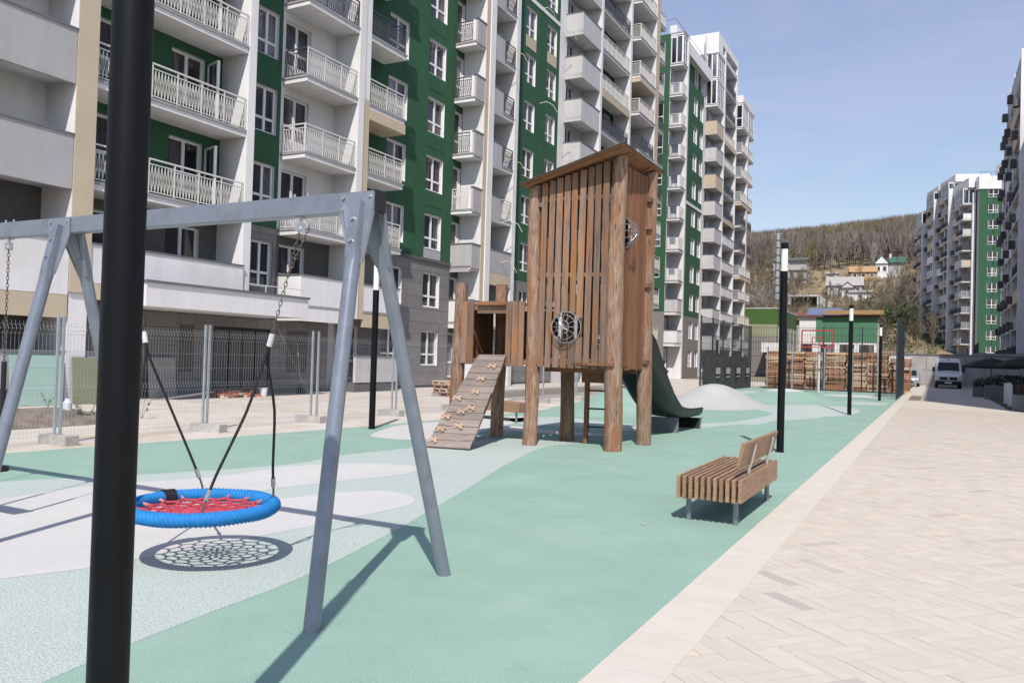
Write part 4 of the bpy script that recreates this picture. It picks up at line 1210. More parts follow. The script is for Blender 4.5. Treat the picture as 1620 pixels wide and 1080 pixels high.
ms = thing('mast', 'tall grey ringed steel mast rising behind the court lamp', 'mast', (-33.6, 200, hill_z(-33.6, 200) - 1))
part('tube', MB().cyl((0, 0, 0), (0, 0, 21.5), 0.55, 0.38, 10), 'fence_post', ms)
for i in range(11): part('ring', MB().cyl((0, 0, 2 + 1.8 * i), (0, 0, 2.2 + 1.8 * i), 0.66 - i * 0.016, None, 10), 'rail_dark', ms)
part('top_frame', MB().cyl((0, 0, 21.5), (0, 0, 22.6), 0.08, None, 5).bx(-0.8, 0.8, -0.07, 0.07, 21.6, 21.75).cyl((-0.7, 0, 21.4), (-0.7, 0, 22.2), 0.05, None, 5), 'fence_post', ms)
rs = thing('roadside_sign', 'small red sign on the hillside above the court', 'sign', (-22.6, 190, hill_z(-22.6, 190)))
part('board', MB().bx(-1.2, 1.2, -0.08, 0.08, 2.2, 3.8), 'red_paint', rs); part('post', MB().bx(-0.1, 0.1, -0.05, 0.05, -0.3, 2.2), 'steel', rs)
# ------------------------------------------------------------------ swing frame
BY, BZ0, BZ1 = 4.25, 2.525, 2.66
sw = thing('swing_frame', 'long grey steel swing frame with A shaped legs in the foreground', 'swing frame', (-6.5, 4.28, 0))
def swp(name, mb, m, **k): return cpart(name, mb, m, sw, **k)
swp('beam', MB().bx(-10.1, -3.265, BY - 0.05, BY + 0.05, BZ0, BZ1), 'galvanised', bevel=0.006)
swp('end_cap', MB().bx(-3.264, -3.235, BY - 0.052, BY + 0.052, BZ0 - 0.003, BZ1 + 0.003), 'black_plastic', bevel=0.004)
swp('end_cap', MB().bx(-10.13, -10.101, BY - 0.052, BY + 0.052, BZ0 - 0.003, BZ1 + 0.003), 'black_plastic', bevel=0.004)
for ax, (xt, xb) in enumerate(((-3.36, -3.12), (-6.52, -6.52), (-9.75, -9.98))):
    for s, yb in ((-1, 3.57), (1, 5.0)):
        top = Vector((xt, BY + s * 0.075, 2.58)); bot = Vector((xb, yb, -0.05))
        d = (bot - top).normalized()
        a = top + d * 0.30
        # flattened square head that runs into the round tube
        lg = MB()
        n = 20; rings = []
        for t, sq in ((0.0, 1.0), (0.34, 1.0), (0.44, 0.35), (0.52, 0.0), (None, 0.0)):
            c = bot if t is None else top + d * t
            ux = Vector((1, 0, 0)) - d * d.x; ux.normalize(); uy = d.cross(ux)
            rg = []
            for j in range(n):
                an = 2 * math.pi * (j + 0.5) / n
                cx, cy = math.cos(an), math.sin(an)
                k = 1 / max(abs(cx), abs(cy))
                r = 0.049 * (1 - sq) + 0.041 * k * sq
                rg.append(c + ux * cx * r + uy * cy * r)
            rings.append(rg)
        vs = [p for rg in rings for p in rg]
        fs = [tuple(range(n))]
        for i in range(len(rings) - 1):
            fs += [(i * n + j, (i + 1) * n + j, (i + 1) * n + (j + 1) % n, i * n + (j + 1) % n) for j in range(n)]
        lg.add(vs, fs)
        swp('leg', lg, 'galvanised', smooth=True)
        # gusset plate on the beam's flank, shaped like a boot
        yp = BY + s * 0.052
        w = 0.17
        low = top + d * 0.42
        pts = [(xt - w, yp, BZ1 - 0.012), (xt + w - 0.06, yp, BZ1 - 0.012), (xt + w - 0.06, yp, BZ0 - 0.02), (xt + 0.06 + (xb - xt) * 0.16, low.y + s * -0.035, low.z), (xt - 0.05 + (xb - xt) * 0.16, low.y + s * -0.035, low.z), (xt - w, yp, BZ0 - 0.02)]
        pl = swp('gusset_plate', MB().prism(pts, (0, s * 0.010, 0)), 'bracket')
        bo = MB()
        for bxx, bzz in ((xt - w + 0.03, BZ1 - 0.04), (xt + w - 0.09, BZ1 - 0.04), (xt - w + 0.03, BZ0 + 0.02), (xt + w - 0.09, BZ0 + 0.02)):
            bo.cyl((bxx, yp + s * 0.010, bzz), (bxx, yp + s * 0.022, bzz), 0.013, None, 6)
        for t in (0.12, 0.27):
            c = top + d * t; bo.cyl(c + Vector((0, s * 0.04, 0)), c + Vector((0, s * 0.058, 0)), 0.013, None, 6)
        cpart('bolts', bo, 'steel', pl).location = Vector((0, 0, 0))
def hanger(x):
    h = MB().bx(x - 0.03, x + 0.03, BY - 0.03, BY + 0.03, BZ0 - 0.012, BZ0 - 0.001)
    h.tube([(x, BY, BZ0 - 0.012), (x, BY, BZ0 - 0.05)], 0.012, 6).cyl((x, BY - 0.028, BZ0 - 0.085), (x, BY + 0.028, BZ0 - 0.085), 0.022, None, 8)
    h.bx(x - 0.03, x + 0.03, BY - 0.02, BY + 0.02, BZ0 - 0.10, BZ0 - 0.04)
    for e in (-0.06, 0.06): h.cyl((x + e, BY, BZ1 - 0.001), (x + e, BY, BZ1 + 0.03), 0.009, None, 6)
    swp('hanger', h, 'steel')
for x in (-3.93, -5.72, -7.36, -7.86, -8.9, -9.4): hanger(x)
def chain(p0, p1, pitch=0.034, r=0.0034):
    mb = MB(); p0, p1 = Vector(p0), Vector(p1)
    n = max(2, int((p1 - p0).length / pitch)); d = (p1 - p0).normalized()
    a = d.orthogonal().normalized(); b = d.cross(a)
    for i in range(n):
        c = p0.lerp(p1, (i + 0.5) / n); u = a if i % 2 else b
        pts = [c + d * math.cos(t) * pitch * 0.68 + u * math.sin(t) * 0.0105 for t in [2 * math.pi * k / 8 for k in range(8)]]
        mb.tube(pts, r, 4, True)
    return mb

# ------------------------------------------------------------------ basket swing
SX, SY, SZ, SR, TR = -4.81, 4.26, 0.415, 0.510, 0.051
bs = thing('basket_swing', 'round blue rope basket swing with red net seat hanging from the frame', 'swing', (SX, SY, SZ))
rim = MB(); nu, nv = 832, 16; vs, fs = [], []
for i in range(nu):
    u = 2 * math.pi * i / nu
    for j in range(nv):
        v = 2 * math.pi * j / nv
        rr = TR + 0.0062 * math.cos(104 * u + 4 * v) + 0.0015 * math.sin(9 * u)
        vs.append(((SR + rr * math.cos(v)) * math.cos(u), (SR + rr * math.cos(v)) * math.sin(u), rr * math.sin(v) * 0.95))
for i in range(nu):
    for j in range(nv):
        fs.append((i * nv + j, ((i + 1) % nu) * nv + j, ((i + 1) % nu) * nv + (j + 1) % nv, i * nv + (j + 1) % nv))
rim.add(vs, fs)
part('rim', rim, 'rope_blue', bs, smooth=False).data.polygons.foreach_set('use_smooth', [True] * (nu * nv))
wrap = MB()
aw = R(168)
for i in range(9):
    u = aw + (i - 4) * 0.022
    wrap.tube([((SR + (TR + 0.006) * math.cos(v)) * math.cos(u), (SR + (TR + 0.006) * math.cos(v)) * math.sin(u), (TR + 0.006) * math.sin(v)) for v in [2 * math.pi * k / 14 for k in range(14)]], 0.0075, 5, True)
part('rope_wrap', wrap, 'black_rope', bs)
net = MB(); RI = SR - TR + 0.005; NS = 16
def np_(r, a, sag=True): return (r * math.cos(a), r * math.sin(a), -0.045 * (1 - (r / RI) ** 2))
for i in range(NS // 2):
    a = 2 * math.pi * i / (NS // 2)
    net.tube([np_(0, a), np_(RI * 0.2, a), np_(RI * 0.34, a)], 0.0105, 5)
rings = [(0.18, 8, 0), (0.34, 16, 0), (0.50, 16, 0.5), (0.66, 16, 0), (0.83, 16, 0.5)]
for q, n_, off in rings:
    pts = []
    for i in range(n_ * 2):
        a = 2 * math.pi * (i / 2 + off) / n_
        pts.append(np_(RI * (q + (0.035 if i % 2 else -0.035)), a))
    net.tube(pts, 0.012, 5, True)
for q0, q1, n_, off in ((0.18, 0.34, 16, 0), (0.375, 0.465, 16, 0.5), (0.535, 0.625, 16, 0.0), (0.695, 0.795, 16, 0.5), (0.865, 1.0, 16, 0.0)):
    for i in range(n_):
        a = 2 * math.pi * (i + off) / n_
        net.tube([np_(RI * q0, a), np_(RI * q1, a)], 0.012, 5)
part('net', net, 'rope_red', bs)
for i in range(NS):
    a = 2 * math.pi * i / NS
    part('clip', MB().cyl(np_(RI * 0.90, a), np_(RI * 1.01, a), 0.0105, None, 7), 'lamp_white', bs)
for sx, hx, az in ((1, -3.93, (math.atan2(0.75, 0.66), math.atan2(-0.66, 0.75))), (-1, -5.72, (math.atan2(0.66, -0.75), math.atan2(-0.75, -0.66)))):
    top = Vector((hx - SX, BY - SY, BZ0 - 0.08 - SZ))
    fer = Vector((-4.182 - SX if sx > 0 else -5.515 - SX, 0.0, 1.66 - SZ))
    part('chain', chain(top, fer + (top - fer).normalized() * 0.05), 'chain_steel', bs)
    if sx > 0: part('spare_chain', chain(top + Vector((0.09, 0, 0.03)), top.lerp(fer, 0.42)), 'chain_steel', bs)
    dd = (fer - top).normalized()
    part('ferrule', MB().cyl(fer - dd * 0.05, fer + dd * 0.04, 0.020, None, 10), 'lampglass', bs)
    for a in az:
        e = Vector((SR * math.cos(a), SR * math.sin(a), TR + 0.02))
        m1 = fer.lerp(e, 0.4) + Vector((0.02 * sx, 0.015, -0.03))
        pts = [fer + dd * 0.03, fer + dd * 0.10 + (e - fer) * 0.05, m1, fer.lerp(e, 0.8), fer.lerp(e, 0.90)]
        pp = []
        for i in range(4):
            for k in range(4): pp.append(pts[i].lerp(pts[i + 1], k / 4))
        pp.append(pts[-1])
        sm = [pp[0]] + [(pp[i - 1] + pp[i] * 2 + pp[i + 1]) / 4 for i in range(1, len(pp) - 1)] + [pp[-1]]
        part('rope', MB().tube(sm, 0.0105, 7), 'black_rope', bs)
        ed = (e - fer).normalized()
        c0 = fer + (e - fer) * 0.885
        part('ferrule', MB().cyl(c0, c0 + ed * 0.075, 0.017, None, 9), 'steel', bs)
        part('thimble', MB().tube([c0 + ed * 0.075, c0 + ed * 0.11, e - Vector((0, 0, 0.01)), e - Vector((0, 0, 0.05))], 0.008, 6), 'chain_steel', bs)
# second swing, mostly outside the frame at the left
for nm, x0, x1, lab in (('flat_swing', -7.36, -7.86, 'chain swing with black sleeves at the left edge of the photo'), ('flat_swing', -8.9, -9.4, 'farther chain swing left of the black sleeved one')):
    fs_ = thing(nm, lab, 'swing', ((x0 + x1) / 2, BY, 0.45), 0)
    hw_ = abs(x1 - x0) / 2
    for s in (-1, 1):
        part('chain', chain((s * hw_, 0, BZ0 - 0.1 - 0.45), (s * hw_, 0, 0.95)), 'chain_steel', fs_)
        part('sleeve', MB().tube([(s * hw_, 0, 0.97), (s * hw_, 0, 0.5), (s * hw_ * 0.95, 0, 0.05)], 0.022, 8), 'black_rope', fs_)
    part('seat', MB().bx(-hw_ * 0.98, hw_ * 0.98, -0.09, 0.09, -0.02, 0.03), 'black_plastic', fs_, bevel=0.012)

# ------------------------------------------------------------------ lamp posts
def lamp(label, x, y, h=3.82, cap=True, rr=0.0655):
    t = thing('lamp_post', label, 'lamp post', (x, y, 0), 0, 'black lamp posts')
    hw = h - 0.52
    part('pole', MB().cyl((0, 0, -0.05), (0, 0, hw), rr, rr, 28), 'black_paint', t, smooth=True)
    part('diffuser', MB().cyl((0, 0, hw + 0.001), (0, 0, h - (0.11 if cap else 0.0)), rr * 0.93, None, 24), 'lamp_white', t, smooth=True)
    if cap: part('cap', MB().cyl((0, 0, h - 0.109), (0, 0, h), rr * 1.03, None, 24), 'black_paint', t, smooth=True)
    part('base_plate', MB().cyl((0, 0, -0.01), (0, 0, 0.006), rr * 1.25, None, 24), 'black_paint', t, smooth=True)
lamp('thick black lamp post in the left foreground, crossing the whole picture', -2.23, 1.637, 4.0, True, 0.0605)
lamp('black lamp post with white top standing behind the slatted bench', -2.455, 15.3)
lamp('slim black lamp post right of the basketball board', -2.44, 28.7, 3.62)
lamp('small black lamp post by the right hand court fence', -2.25, 41.9, 3.6)
lamp('black lamp post behind the swing beside the wire mesh fence', -10.38, 13.55, 3.42, False)
lamp('black lamp post behind the white mound by the dark tarpaulin', -11.3, 47.5, 3.45, False)

# ------------------------------------------------------------------ benches
def bench(label, loc, rz=0.0, back=True):
    t = thing('bench', label, 'bench', loc, rz, 'slatted wooden benches')
    n = 11; L = 2.0; W = 0.645; sw_ = 0.036
    me = None
    for i in range(n):
        x = -W / 2 + sw_ / 2 + (W - sw_) * i / (n - 1)
        if me is None: me = MB().bx(-sw_ / 2, sw_ / 2, -L / 2, L / 2, 0.235, 0.46).mesh('slat', 'bench_wood')
        o = part('slat', me, 'bench_wood', t, loc=(x, random.uniform(-0.004, 0.004), random.uniform(-0.003, 0.003)), bevel=0.003)
    for y in (-0.72, 0.72):
        part('cross_bar', MB().bx(-W / 2 + 0.01, W / 2 - 0.01, y - 0.02, y + 0.02, 0.30, 0.34), 'bracket', t)
        for s in (-1, 1): part('leg', MB().cyl((s * 0.235, y - (0.12 if y < 0 else -0.12), 0), (s * 0.235, y - (0.12 if y < 0 else -0.12), 0.31), 0.027, None, 12), 'galvanised', t, smooth=True)
    if back:
        part('backrest', MB().obx((0.285, 0.02, 0.69), (0.034, L * 0.93, 0.255), Matrix.Rotation(R(13), 3, 'Y')), 'bench_wood', t, bevel=0.003)
        for y in (-0.5, 0.5):
            part('back_support', MB().tube([(0.282, y, 0.30), (0.288, y, 0.52), (0.312, y, 0.60), (0.348, y, 0.775)], 0.0165, 8), 'steel', t, smooth=True)
    return t
bench('slatted wooden bench with backrest beside the pale paving', (-1.945, 8.95, 0))
bench('low wooden bench half hidden behind the ramp of the tower', (-9.75, 17.9, 0), R(75), back=False)

# ------------------------------------------------------------------ wooden play tower
tw = thing('play_tower', 'tall wooden play tower with slatted walls, ramp and slide', 'play tower', (-5.6, 13.8, 0))
def twp(name, mb, m, **k): return cpart(name, mb, m, tw, **k)
def log(name, x, y, h, r, cut=0.0, seed=0):
    rnd = random.Random(seed); mb = MB(); n, k = 24, 34; vs, fs = [], []
    ph = rnd.uniform(0, 6)
    for i in range(k + 1):
        z = -0.06 + (h + 0.06) * i / k
        for j in range(n):
            a = 2 * math.pi * j / n
            rr = r * (1.06 - 0.12 * i / k) * (1 + 0.11 * noise.noise((math.cos(a) * 1.3 + seed, math.sin(a) * 1.3, z * 0.9)) + 0.05 * noise.noise((math.cos(a) * 4, math.sin(a) * 4 + seed, z * 2.2)))
            zz = z + (cut * math.cos(a) * r if i == k else 0)
            vs.append((x + rr * math.cos(a) + 0.018 * math.sin(z * 1.3 + ph), y + rr * math.sin(a) + 0.018 * math.cos(z * 1.1 + ph), zz))
    for i in range(k):
        fs += [(i * n + j, i * n + (j + 1) % n, (i + 1) * n + (j + 1) % n, (i + 1) * n + j) for j in range(n)]
    fs.append(tuple(k * n + j for j in range(n)))
    mb.add(vs, fs)
    return twp(name, mb, 'log_wood', smooth=True)
P1, P2, P3, P4 = (-4.96, 13.27), (-6.46, 13.08), (-4.86, 14.68), (-6.30, 14.35)
P5, P6 = (-7.94, 12.95), (-7.66, 14.05)
log('post', *P1, 5.13, 0.152, 0.3, 1); log('post', *P2, 4.68, 0.125, 0.3, 2); log('post', *P3, 5.13, 0.140, 0.3, 3); log('post', *P4, 4.72, 0.128, 0.3, 4)
log('post', *P5, 2.95, 0.128, 0, 5); log('post', *P6, 3.02, 0.125, 0, 6)
def slats(p0, p1, n, w, zb, ztop, m, gapf=0.06, hole=None, th=0.03, off=0.0, seed=0, skip=()):
    """upright boards between two points; zt may vary along the run; a round port is cut out"""
    rnd = random.Random(seed)
    p0, p1 = Vector((*p0, 0)), Vector((*p1, 0)); L = (p1 - p0).length; d = (p1 - p0).normalized(); nrm = Vector((d.y, -d.x, 0))
    ang = math.atan2(d.y, d.x); M = Matrix.Rotation(ang, 3, 'Z')
    for i in range(n):
        if i in skip: continue
        s = w / 2 + (L - w) * i / (n - 1); c = p0 + d * s + nrm * (off + rnd.uniform(-0.004, 0.004))
        zt = ztop(s / L) if callable(ztop) else ztop
        z0 = zb + rnd.uniform(-0.015, 0.01)
        runs = [(z0, zt)]
        if hole and abs(s - hole[0]) < hole[2]:
            q = math.sqrt(max(0.0004, hole[2] ** 2 - (s - hole[0]) ** 2)); runs = [(z0, hole[1] - q), (hole[1] + q, zt)]
        for a, b_ in runs:
            twp('board', MB().obx((c.x, c.y, (a + b_) / 2), (w * rnd.uniform(0.93, 1.03), th, b_ - a), M @ Matrix.Rotation(R(rnd.uniform(-0.35, 0.35)), 3, 'Y')), m, bevel=0.004)
roof_z = lambda x: 5.22 + (x + 4.75) * 0.285
F0, F1 = (-6.31, 13.0), (-5.06, 13.13)
slats(F0, F1, 9, 0.113, 1.43, lambda t: roof_z(-6.31 + 1.25 * t) - 0.06, 'slat_wood', hole=(0.56, 2.14, 0.27), seed=3)
slats((-4.93, 13.42), (-4.86, 14.56), 9, 0.110, 1.42, 5.06, 'side_wood', hole=(0.14, 3.86, 0.26), seed=4)
slats((-6.18, 14.50), (-5.0, 14.80), 8, 0.130, 1.43, lambda t: roof_z(-6.2 + 1.2 * t) - 0.08, 'slat_wood', seed=5, skip=(2, 3, 4, 5, 6))
slats((-5.88, 14.57), (-5.27, 14.72), 5, 0.115, 2.62, lambda t: roof_z(-5.9 + 0.6 * t) - 0.08, 'slat_wood', seed=15)
slats((-6.42, 13.2), (-6.34, 14.25), 8, 0.118, 2.65, 4.62, 'slat_wood', seed=6)
def rail(p0, p1, z, h=0.075, th=0.05, m='slat_wood'):
    p0, p1 = Vector((*p0, z)), Vector((*p1, z)); d = (p1 - p0); M = Matrix.Rotation(math.atan2(d.y, d.x), 3, 'Z')
    twp('rail', MB().obx((p0 + p1) / 2, (d.length, th, h), M), m, bevel=0.004)
for z in (1.56, 3.08, 4.45): rail((-6.40, 13.05), (-5.02, 13.20), z)
for z in (1.56, 2.6, 3.4, 4.6): rail((-4.99, 13.35), (-4.92, 14.60), z)
for z in (1.56, 3.08, 4.55): rail((-6.25, 14.40), (-4.95, 14.74), z)
for z in (3.08, 4.45): rail((-6.40, 13.15), (-6.32, 14.3), z)
blk = [(P2, (0.13, -0.02), 1.50), (P2, (0.13, -0.02), 3.06), (P1, (-0.16, -0.03), 3.12), (P1, (-0.16, -0.03), 4.40), (P2, (0.13, -0.02), 4.35), (P3, (0.06, -0.13), 1.56), (P3, (0.06, -0.13), 3.0), (P3, (0.06, -0.13), 4.1), (P3, (0.06, -0.13), 4.62), (P5, (0.12, -0.02), 1.48), (P5, (0.12, -0.02), 2.50), (P1, (-0.16, -0.03), 1.56)]
for (px, py), (ox, oy), z in blk: twp('block', MB().bx(px + ox - 0.055, px + ox + 0.055, py + oy - 0.06, py + oy + 0.06, z - 0.04, z + 0.04), 'slat_wood', bevel=0.004)
# roof sheet with a felt top
M = Matrix.Rotation(-math.atan(0.285), 3, 'Y')
rc = Vector((-5.66, 13.90, roof_z(-5.66)))
ro = twp('roof', MB().obx(rc, (2.02, 2.28, 0.020), M), 'roof_wood', bevel=0.003)
cpart('felt', MB().obx(rc + M @ Vector((0, 0, 0.022)), (2.05, 2.31, 0.022), M), 'roof_felt', tw)
for y in (12.86, 13.25, 14.4): twp('roof_batten', MB().obx(Vector((-5.66, y, roof_z(-5.66) - 0.035)), (1.9, 0.07, 0.045), M), 'roof_wood')
# floors
for i in range(10): twp('floor_board', MB().bx(-6.45 + i * 0.157, -6.45 + i * 0.157 + 0.15, 13.05, 14.7, 1.48, 1.52), 'side_wood')
for i in range(8): twp('floor_board', MB().bx(-7.85 + i * 0.157, -7.85 + i * 0.157 + 0.15, 12.95, 14.1, 1.52, 1.56), 'side_wood')
twp('joist', MB().bx(-6.4, -4.9, 13.5, 13.58, 1.34, 1.475), 'side_wood'); twp('joist', MB().bx(-6.4, -4.9, 14.3, 14.38, 1.34, 1.475), 'side_wood')
# portholes: wire domes
def dome(c, ax, r, rise, name='wire_dome'):
    c = Vector(c); ax = Vector(ax).normalized(); u = Vector((0, 0, 1)); v = ax.cross(u).normalized()
    mb = MB()
    mb.tube([c + (u * math.cos(t) + v * math.sin(t)) * r for t in [2 * math.pi * k / 32 for k in range(32)]], 0.011, 6, True)
    for f in (0.42, 0.72):
        rr = r * math.cos(f * math.pi / 2); hh = rise * math.sin(f * math.pi / 2)
        mb.tube([c + ax * hh + (u * math.cos(t) + v * math.sin(t)) * rr for t in [2 * math.pi * k / 28 for k in range(28)]], 0.0045, 4, True)
    for k in range(12):
        t = 2 * math.pi * k / 12
        mb.tube([c + ax * rise * math.sin(f * math.pi / 2) + (u * math.cos(t) + v * math.sin(t)) * r * math.cos(f * math.pi / 2) for f in [0, 0.25, 0.5, 0.75, 0.93]], 0.0045, 4)
    mb.cyl(c + ax * (rise - 0.01), c + ax * (rise + 0.008), 0.045, None, 12)
    twp(name, mb, 'steel')
dome((-5.78, 13.03, 2.14), (0.10, -0.99, 0), 0.275, 0.22)
dome((-4.90, 13.56, 3.86), (1.0, -0.05, 0), 0.265, 0.22)
# entrance house with ramp
slats((-7.84, 12.86), (-7.46, 12.88), 3, 0.125, 1.44, 2.60, 'slat_wood', seed=8, skip=(2,))
slats((-6.92, 12.90), (-6.56, 12.93), 3, 0.115, 1.42, 2.60, 'slat_wood', seed=9)
twp('lintel', MB().bx(-7.52, -6.92, 12.86, 12.92, 2.53, 2.60), 'roof_wood', bevel=0.003); twp('lintel', MB().bx(-7.55, -6.9, 12.93, 12.99, 2.38, 2.50), 'slat_wood', bevel=0.003)
twp('house_roof', MB().bx(-7.86, -6.5, 13.0, 14.1, 2.53, 2.57), 'slat_wood')
slats((-7.80, 14.12), (-6.45, 14.18), 9, 0.14, 1.45, 2.50, 'side_wood', seed=10)
slats((-7.86, 13.05), (-7.80, 14.0), 7, 0.125, 1.45, 2.55, 'side_wood', seed=11)
for z in (1.50, 2.48): rail((-7.9, 12.93), (-6.5, 12.98), z)
for z in (1.56, 1.98): rail((-7.75, 14.10), (-6.4, 14.15), z, m='side_wood')
rb0, rb1, rt0, rt1 = Vector((-7.64, 11.47, 0.03)), Vector((-6.85, 11.62, 0.03)), Vector((-7.44, 12.84, 1.62)), Vector((-6.87, 12.86, 1.63))
up = (rt0 - rb0).cross(rb1 - rb0).normalized(); up = up if up.z > 0 else -up
NPL = 14
for i in range(NPL):
    a, c = (i + 0.025) / NPL, (i + 0.975) / NPL
    e = random.uniform(-0.01, 0.012); lift = up * random.uniform(-0.003, 0.004)
    q = [rb0.lerp(rt0, a), rb1.lerp(rt1, a), rb1.lerp(rt1, c), rb0.lerp(rt0, c)]
    sd = (q[1] - q[0]).normalized() * e
    mb = MB().prism([q[0] - sd + lift, q[1] + sd + lift, q[2] + sd + lift, q[3] - sd + lift], -up * 0.035)
    twp('plank', mb, 'ramp_wood', bevel=0.003)
for f in (0.08, 0.92):
    a0, a1 = rb0.lerp(rb1, f) - up * 0.037, rt0.lerp(rt1, f) - up * 0.037
    dd = (rb1 - rb0).normalized() * 0.03
    twp('stringer', MB().prism([a0 - dd, a0 + dd, a1 + dd, a1 - dd], -up * 0.08), 'side_wood')
for (u, v) in ((0.72, 0.055), (0.10, 0.06), (0.14, 0.17), (0.52, 0.21), (0.10, 0.30), (0.42, 0.36), (0.64, 0.40), (0.12, 0.50), (0.55, 0.57), (0.52, 0.72), (0.70, 0.86), (0.36, 0.14)):
    if (u, v) in ((0.72, 0.055), (0.36, 0.14)): continue
    c = rb0.lerp(rt0, v).lerp(rb1.lerp(rt1, v), u) + up * 0.015
    mb = MB()
    mb.ell(c, (0.07, 0.022, 0.026), 9, 6, 0.06)
    for sx_ in (-1, 1):
        for k in (-1, 1): mb.ell((c.x + sx_ * random.uniform(0.045, 0.07), c.y + 0.018 * k, c.z + 0.022 * k), (0.034 * random.uniform(0.8, 1.2), 0.024, 0.026), 8, 6, 0.10)
    twp('climbing_hold', mb, 'hold', smooth=True)
# ladder inside
for x, y in ((-5.78, 14.1), (-5.25, 14.2)): twp('ladder_rail', MB().bx(x - 0.035, x + 0.035, y - 0.05, y + 0.05, 0, 1.48), 'side_wood')
for z in (0.32, 0.66, 1.0): twp('rung', MB().cyl((-5.745, 14.11, z), (-5.285, 14.19, z), 0.016, None, 8), 'black_plastic')
twp('apron', MB().bx(-5.85, -5.2, 13.98, 14.03, 1.15, 1.42), 'side_wood')
# slide: trough swept along a falling curve
prof = [(14.75, 1.52), (15.1, 1.50), (15.45, 1.34), (15.9, 1.06), (16.4, 0.78), (16.9, 0.55), (17.5, 0.39), (18.1, 0.315), (18.7, 0.29), (19.35, 0.285)]
prof = catmull(prof, 4, False)
sec = [(-0.40, 0.62), (-0.385, 0.30), (-0.34, 0.12), (-0.24, 0.03), (0, 0.0), (0.24, 0.03), (0.34, 0.12), (0.385, 0.30), (0.40, 0.62)]
sl = MB(); vs, fs = [], []
def wallh(y): return 0.62 if y < 15.4 else max(0.20, 0.62 - (y - 15.4) * 0.20)
outer = [(x * 1.10, -0.035 + z * 1.0) for x, z in sec]
ring = sec + outer[::-1]; n = len(ring)
for y, z in prof:
    k = wallh(y) / 0.62
    for i, (x, q) in enumerate(ring):
        vs.append((-5.36 + x, y + 0.28 * q * k, z + q * k))
for i in range(len(prof) - 1):
    fs += [(i * n + j, (i + 1) * n + j, (i + 1) * n + (j + 1) % n, i * n + (j + 1) % n) for j in range(n)]
fs += [tuple(range(n)), tuple((len(prof) - 1) * n + j for j in range(n - 1, -1, -1))]
sl.add(vs, fs)
so = twp('slide', sl, 'slide_green', smooth=True)
rimm = MB()
for sx in (-0.42, 0.42):
    rimm.tube([(-5.36 + sx, y + 0.28 * wallh(y), z + wallh(y)) for y, z in prof], 0.022, 6)
twp('slide_rim', rimm, 'slide_green', smooth=True)
twp('slide_foot', MB().prism([(-5.70, 17.60, 0), (-5.70, 17.66, 0), (-5.70, 17.66, 0.33), (-5.70, 17.60, 0.34)], (0.68, 0, 0)), 'planter_grey')
twp('slide_lip', MB().prism([(-5.78, 19.30, 0.245), (-5.78, 19.36, 0.25), (-5.78, 19.20, 0.0), (-5.78, 19.16, 0.0)], (0.84, 0, 0)), 'slide_green')
twp('slide_edge', MB().tube([(-4.93, 19.36, 0.27), (-4.93, 19.20, 0.0)], 0.016, 6).tube([(-5.79, 19.36, 0.27), (-5.79, 19.20, 0.0)], 0.016, 6), 'steel')

# ------------------------------------------------------------------ temporary mesh fence
def vpt(x, y, z): return (x, y, z)
fpan = MB()
Lp = 2.86
zs_ = [0.13, 0.33, 0.53, 0.73, 0.86, 0.93, 1.12, 1.32, 1.5, 1.68, 1.80, 1.87]
kink = {0.86: 0.035, 1.80: 0.035}
for i in range(47):
    y = -Lp / 2 + Lp * i / 46
    pts = [(0, y, 0.08), (0, y, 0.80), (0.04, y, 0.865), (0, y, 0.93), (0, y, 1.74), (0.04, y, 1.805), (0, y, 1.87), (0, y, 1.93)]
    for a, b_ in zip(pts, pts[1:]): fpan.cyl(a, b_, 0.0021, None, 3, False)
for z, dx in ((0.13, 0), (0.46, 0), (0.80, 0), (0.865, 0.04), (0.93, 0), (1.2, 0), (1.47, 0), (1.74, 0), (1.805, 0.04), (1.87, 0)):
    fpan.cyl((dx, -Lp / 2, z), (dx, Lp / 2, z), 0.0024, None, 3, False)
fpan_me = fpan.mesh('wire_mesh', 'mesh_wire')
fpost_me = MB().bx(-0.019, 0.019, -0.019, 0.019, 0.05, 2.03).mesh('post', 'fence_post')
foot_me = MB().prism([(-0.36, -0.11, 0), (0.36, -0.11, 0), (0.36, 0.11, 0), (0.36, 0.11, 0)], (0, 0, 0.14)).mesh('x', 'concrete')
foot = MB(); foot.bx(-0.34, 0.34, -0.115, 0.115, -0.01, 0.145)
foot_me = foot.mesh('fence_foot', 'concrete')
names = ['leftmost', 'second', 'third', 'fourth', 'fifth', 'sixth', 'seventh', 'eighth', 'ninth', 'tenth', 'eleventh']
feetY = [2.1, 5.05, 7.98, 10.92, 13.86, 16.8, 19.75, 22.7, 25.65, 28.6, 31.5, 34.4]
for i in range(len(feetY) - 1):
    yc = (feetY[i] + feetY[i + 1]) / 2; xx = -12.33 + (0.12 if i > 3 else 0) + (0.02 if i % 2 else 0)
    t = thing('mesh_fence', f'{names[i]} wire mesh fence panel counted from the left, before the apartment block', 'fence', (xx, yc, 0), R(random.uniform(-1.2, 1.2)), 'temporary mesh fence panels')
    part('wire_mesh', fpan_me, 'mesh_wire', t)
    for s in (-1, 1): part('post', fpost_me, 'fence_post', t, loc=(0, s * (Lp / 2 + 0.0), 0))
for i, y in enumerate(feetY[1:-1]):
    o = tag(link('concrete_block', foot_me, None, (-12.33 + 0.05 * (i % 3), y, 0)), f'{names[i]} concrete foot block of the mesh fence counted from the left', 'concrete block', 'concrete fence feet')
    o.rotation_euler.z = R(random.uniform(-12, 12))

